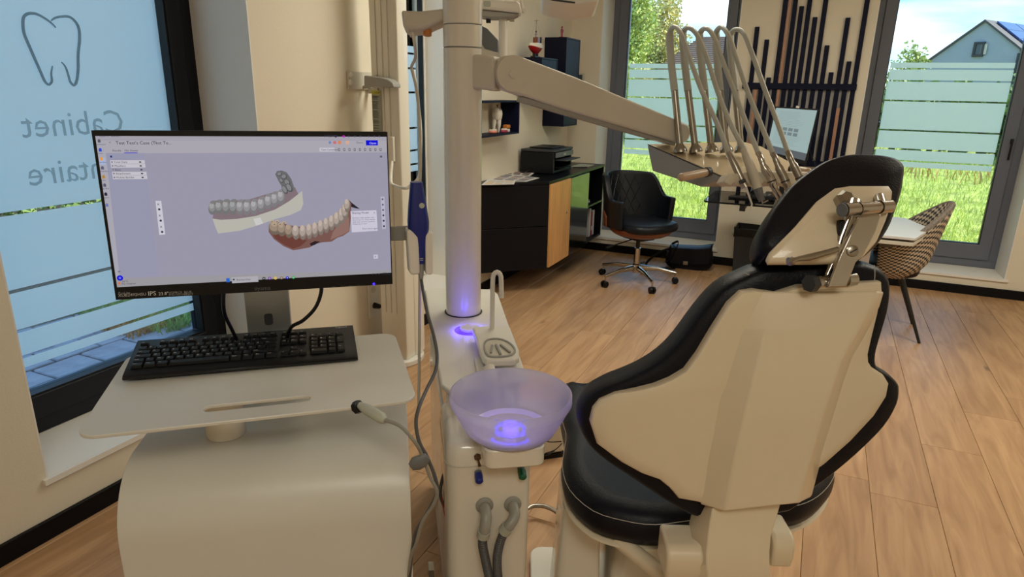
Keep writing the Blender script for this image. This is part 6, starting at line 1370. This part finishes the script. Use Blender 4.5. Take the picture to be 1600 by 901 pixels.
b = MB(); b.tube([hz(1327, 335, 1.165), hz(1313, 372, 1.165), hz(1306, 400, 1.165), hz(1292, 430, 1.165)], [.007, .007, .007, .006], 12); b.build('gas_strut', 'chrome', t)
b = MB(); b.box((-.006, -.030, -.012), (.004, .030, 0), Fr(hz(1316, 370, 1.16), Ar.u, Ar.v)); b.build('strut_cover', 'black_plastic', t, bevel=.002)
lv = [hz(1309, 389, 1.14), hz(1285, 396, 1.13), hz(1262, 402, 1.12), hz(1245, 404.5, 1.11), hz(1236, 407.5, 1.105)]
b = MB(); b.tube(lv, [.0045, .0052, .0062, .0042, .005], 12); b.lathe([(.0, -.002), (.0075, -.002), (.0075, .004), (.0, .006)], lv[-1], lv[-1]-lv[-2], 14); b.build('release_lever', 'steel', t)
for (x, y, z, r_) in ((1321, 311, 1.18, .017), (1373, 305, 1.21, .012)):
    b = MB(); c_ = hz(x, y, z); b.lathe([(r_, -.012), (r_, .004), (r_*.6, .010), (.0, .010)], c_, Hd.n, 6); b.build('clamp_block', 'steel', t)
b = MB(); b.tube([hz(1335, 318, 1.165), hz(1333, 326, 1.15)], .012, 12); b.build('clamp_link', 'chrome', t); b = MB(); b.tube([hz(1374, 308, 1.19), hz(1378, 322, 1.165)], .009, 12); b.build('clamp_link', 'chrome', t)
# seat
SZ = .575
seat = [(886, 598), (930, 593), (975, 590)]
rear = [(880, 610), (874, 640), (877, 668), (883, 690), (880, 715), (877, 742), (888, 778), (925, 812), (975, 828), (1023, 834), (1080, 827), (1145, 822), (1212, 808), (1250, 802), (1278, 788), (1298, 766), (1304, 745), (1295, 722)]
SP = [onZ(x, y, SZ) for x, y in rear]
P_ = onZ(889, 600, SZ+.03); Q_ = onZ(975, 592, SZ+.03); P_.z = Q_.z = SZ; pq = (Q_-P_).normalized()
far_ = [SP[-1]+cf*.12-cw*.02, P_+pq*.52-cf*.06, P_+pq*.47, P_+pq*.3, Q_, P_+pq*.03]
Sf = Fr((0, 0, SZ), cw, cf); so_ = [(p.dot(cw), p.dot(cf)) for p in SP+far_]
so_ = [(p.x, p.y) for p in smoothline([V((*q, 0)) for q in so_], 3, True)]
Sf = Fr((0, 0, 0), cw, cf); scx = sum(p[0] for p in so_)/len(so_); scy = sum(p[1] for p in so_)/len(so_)
def sr(sc, z): return [Sf.w(scx+(a-scx)*sc, scy+(c-scy)*sc, z) for a, c in so_]
b = MB(); b.loft([sr(.05, SZ-.045), sr(.9, SZ-.045), sr(.975, SZ-.036), sr(.998, SZ-.015), sr(1., SZ), sr(.985, SZ+.026), sr(.93, SZ+.042), sr(.8, SZ+.040), sr(.5, SZ+.022), sr(.05, SZ+.015)]); b.build('seat', 'leather_black', t, ang=80)
b = MB(); rg = sr(.9935, SZ+.0215); k0 = 2; k1 = len(so_)-22; b.tube([p+V((0, 0, .001)) for p in rg[k0:k1]], .0008, 5); b.build('seat_stitching', 'stitch', t)
b = MB(); b.loft([sr(.7, SZ-.09), sr(.93, SZ-.066), sr(.985, SZ-.052), sr(.975, SZ-.046), sr(.5, SZ-.046)]); b.build('seat_shell', 'cream_shell', t, ang=60)
# back post and hinge lugs
def pr(y, xl, xm, xr, z, dep=.07): return [at(xl, y, z+.045), at(xm, y, z), at(xr, y, z+.02), at(xr+4, y, z+.02)-Bk.n*dep, at(xl+4, y, z+.045)-Bk.n*(dep-.02)]
b = MB(); b.loft([pr(780, 1100, 1116, 1222, 1.262), pr(815, 1088, 1110, 1212, 1.262), pr(838, 1082, 1107, 1205, 1.262), pr(862, 1090, 1104, 1203, 1.262), pr(885, 1080, 1104, 1203, 1.262), pr(930, 1066, 1110, 1210, 1.28), pr(1010, 1060, 1110, 1215, 1.34), pr(1100, 1060, 1110, 1220, 1.42)]); b.build('back_post', 'cream_shell', t, bevel=.003, ang=30)
for (x, y, z, wd, lb) in ((1064, 866, 1.315, .036, 0), (1215, 848, 1.36, .022, 0)):
    c_ = at(x, y, z); Fy = Fr(c_, cf, (0, 0, 1)); pl_ = [(-.03, -.036), (.05, -.036), (.05, .036), (-.01, .036)]+[(-.01-.026*math.sin(a), .010+.026*math.cos(a)) for a in [math.radians(k) for k in (20, 45, 70, 90)]]+[(-.036, -.01)]
    b = MB(); b.prism(pl_, -wd, wd, Fy); b.build('hinge_lug', 'cream_shell', t, bevel=.007, seg=3)
# pedestal and base
c_ = at(905, 860, 1.72); bs = Fr((c_.x, c_.y, 0), cw, cf)
b = MB(); b.loft([[bs.w(a, c, z) for a, c in rrect(.115-d, .20, .02, 4, .0, .08)] for z, d in ((.03, -.02), (.25, 0), (SZ-.09, .02))]); b.build('lift_column', 'gloss_white', t, ang=40)
b = MB(); b.loft([[bs.w(a, c, z) for a, c in rrect(.30, .42, .03, 4, .235, .18)] for z in (.06, .14, .30)]+[[bs.w(a, c, .36) for a, c in rrect(.26, .36, .03, 4, .235, .2)]]); b.build('pedestal', 'gloss_white', t, ang=40)
b = MB(); b.loft([[bs.w(a, c, z) for a, c in rrect(w_, d_, .03, 4, .235, cc_)] for z, w_, d_, cc_ in ((.34, .20, .22, .28), (.44, .18, .24, .18), (SZ-.095, .24, .36, .14))]); b.build('lift_arm', 'gloss_white', t, ang=40)
b = MB(); g0, g1 = at(965, 842, 1.5), at(1045, 905, 1.42); b.tube([g0, g1], [.018, .02], 12); b.build('linkage', 'cream_shell', t)
b = MB(); pl_ = [onZ(x, y, .03) for x, y in ((838, 862), (880, 858))]; o_ = pl_[0]; Fp3 = Fr((o_.x, o_.y, 0), cw, cf); b.prism(rrect(.62, .66, .04, 5, .29, -.30), .0, .03, Fp3); b.build('floor_plate', 'satin_white', t, bevel=.004)
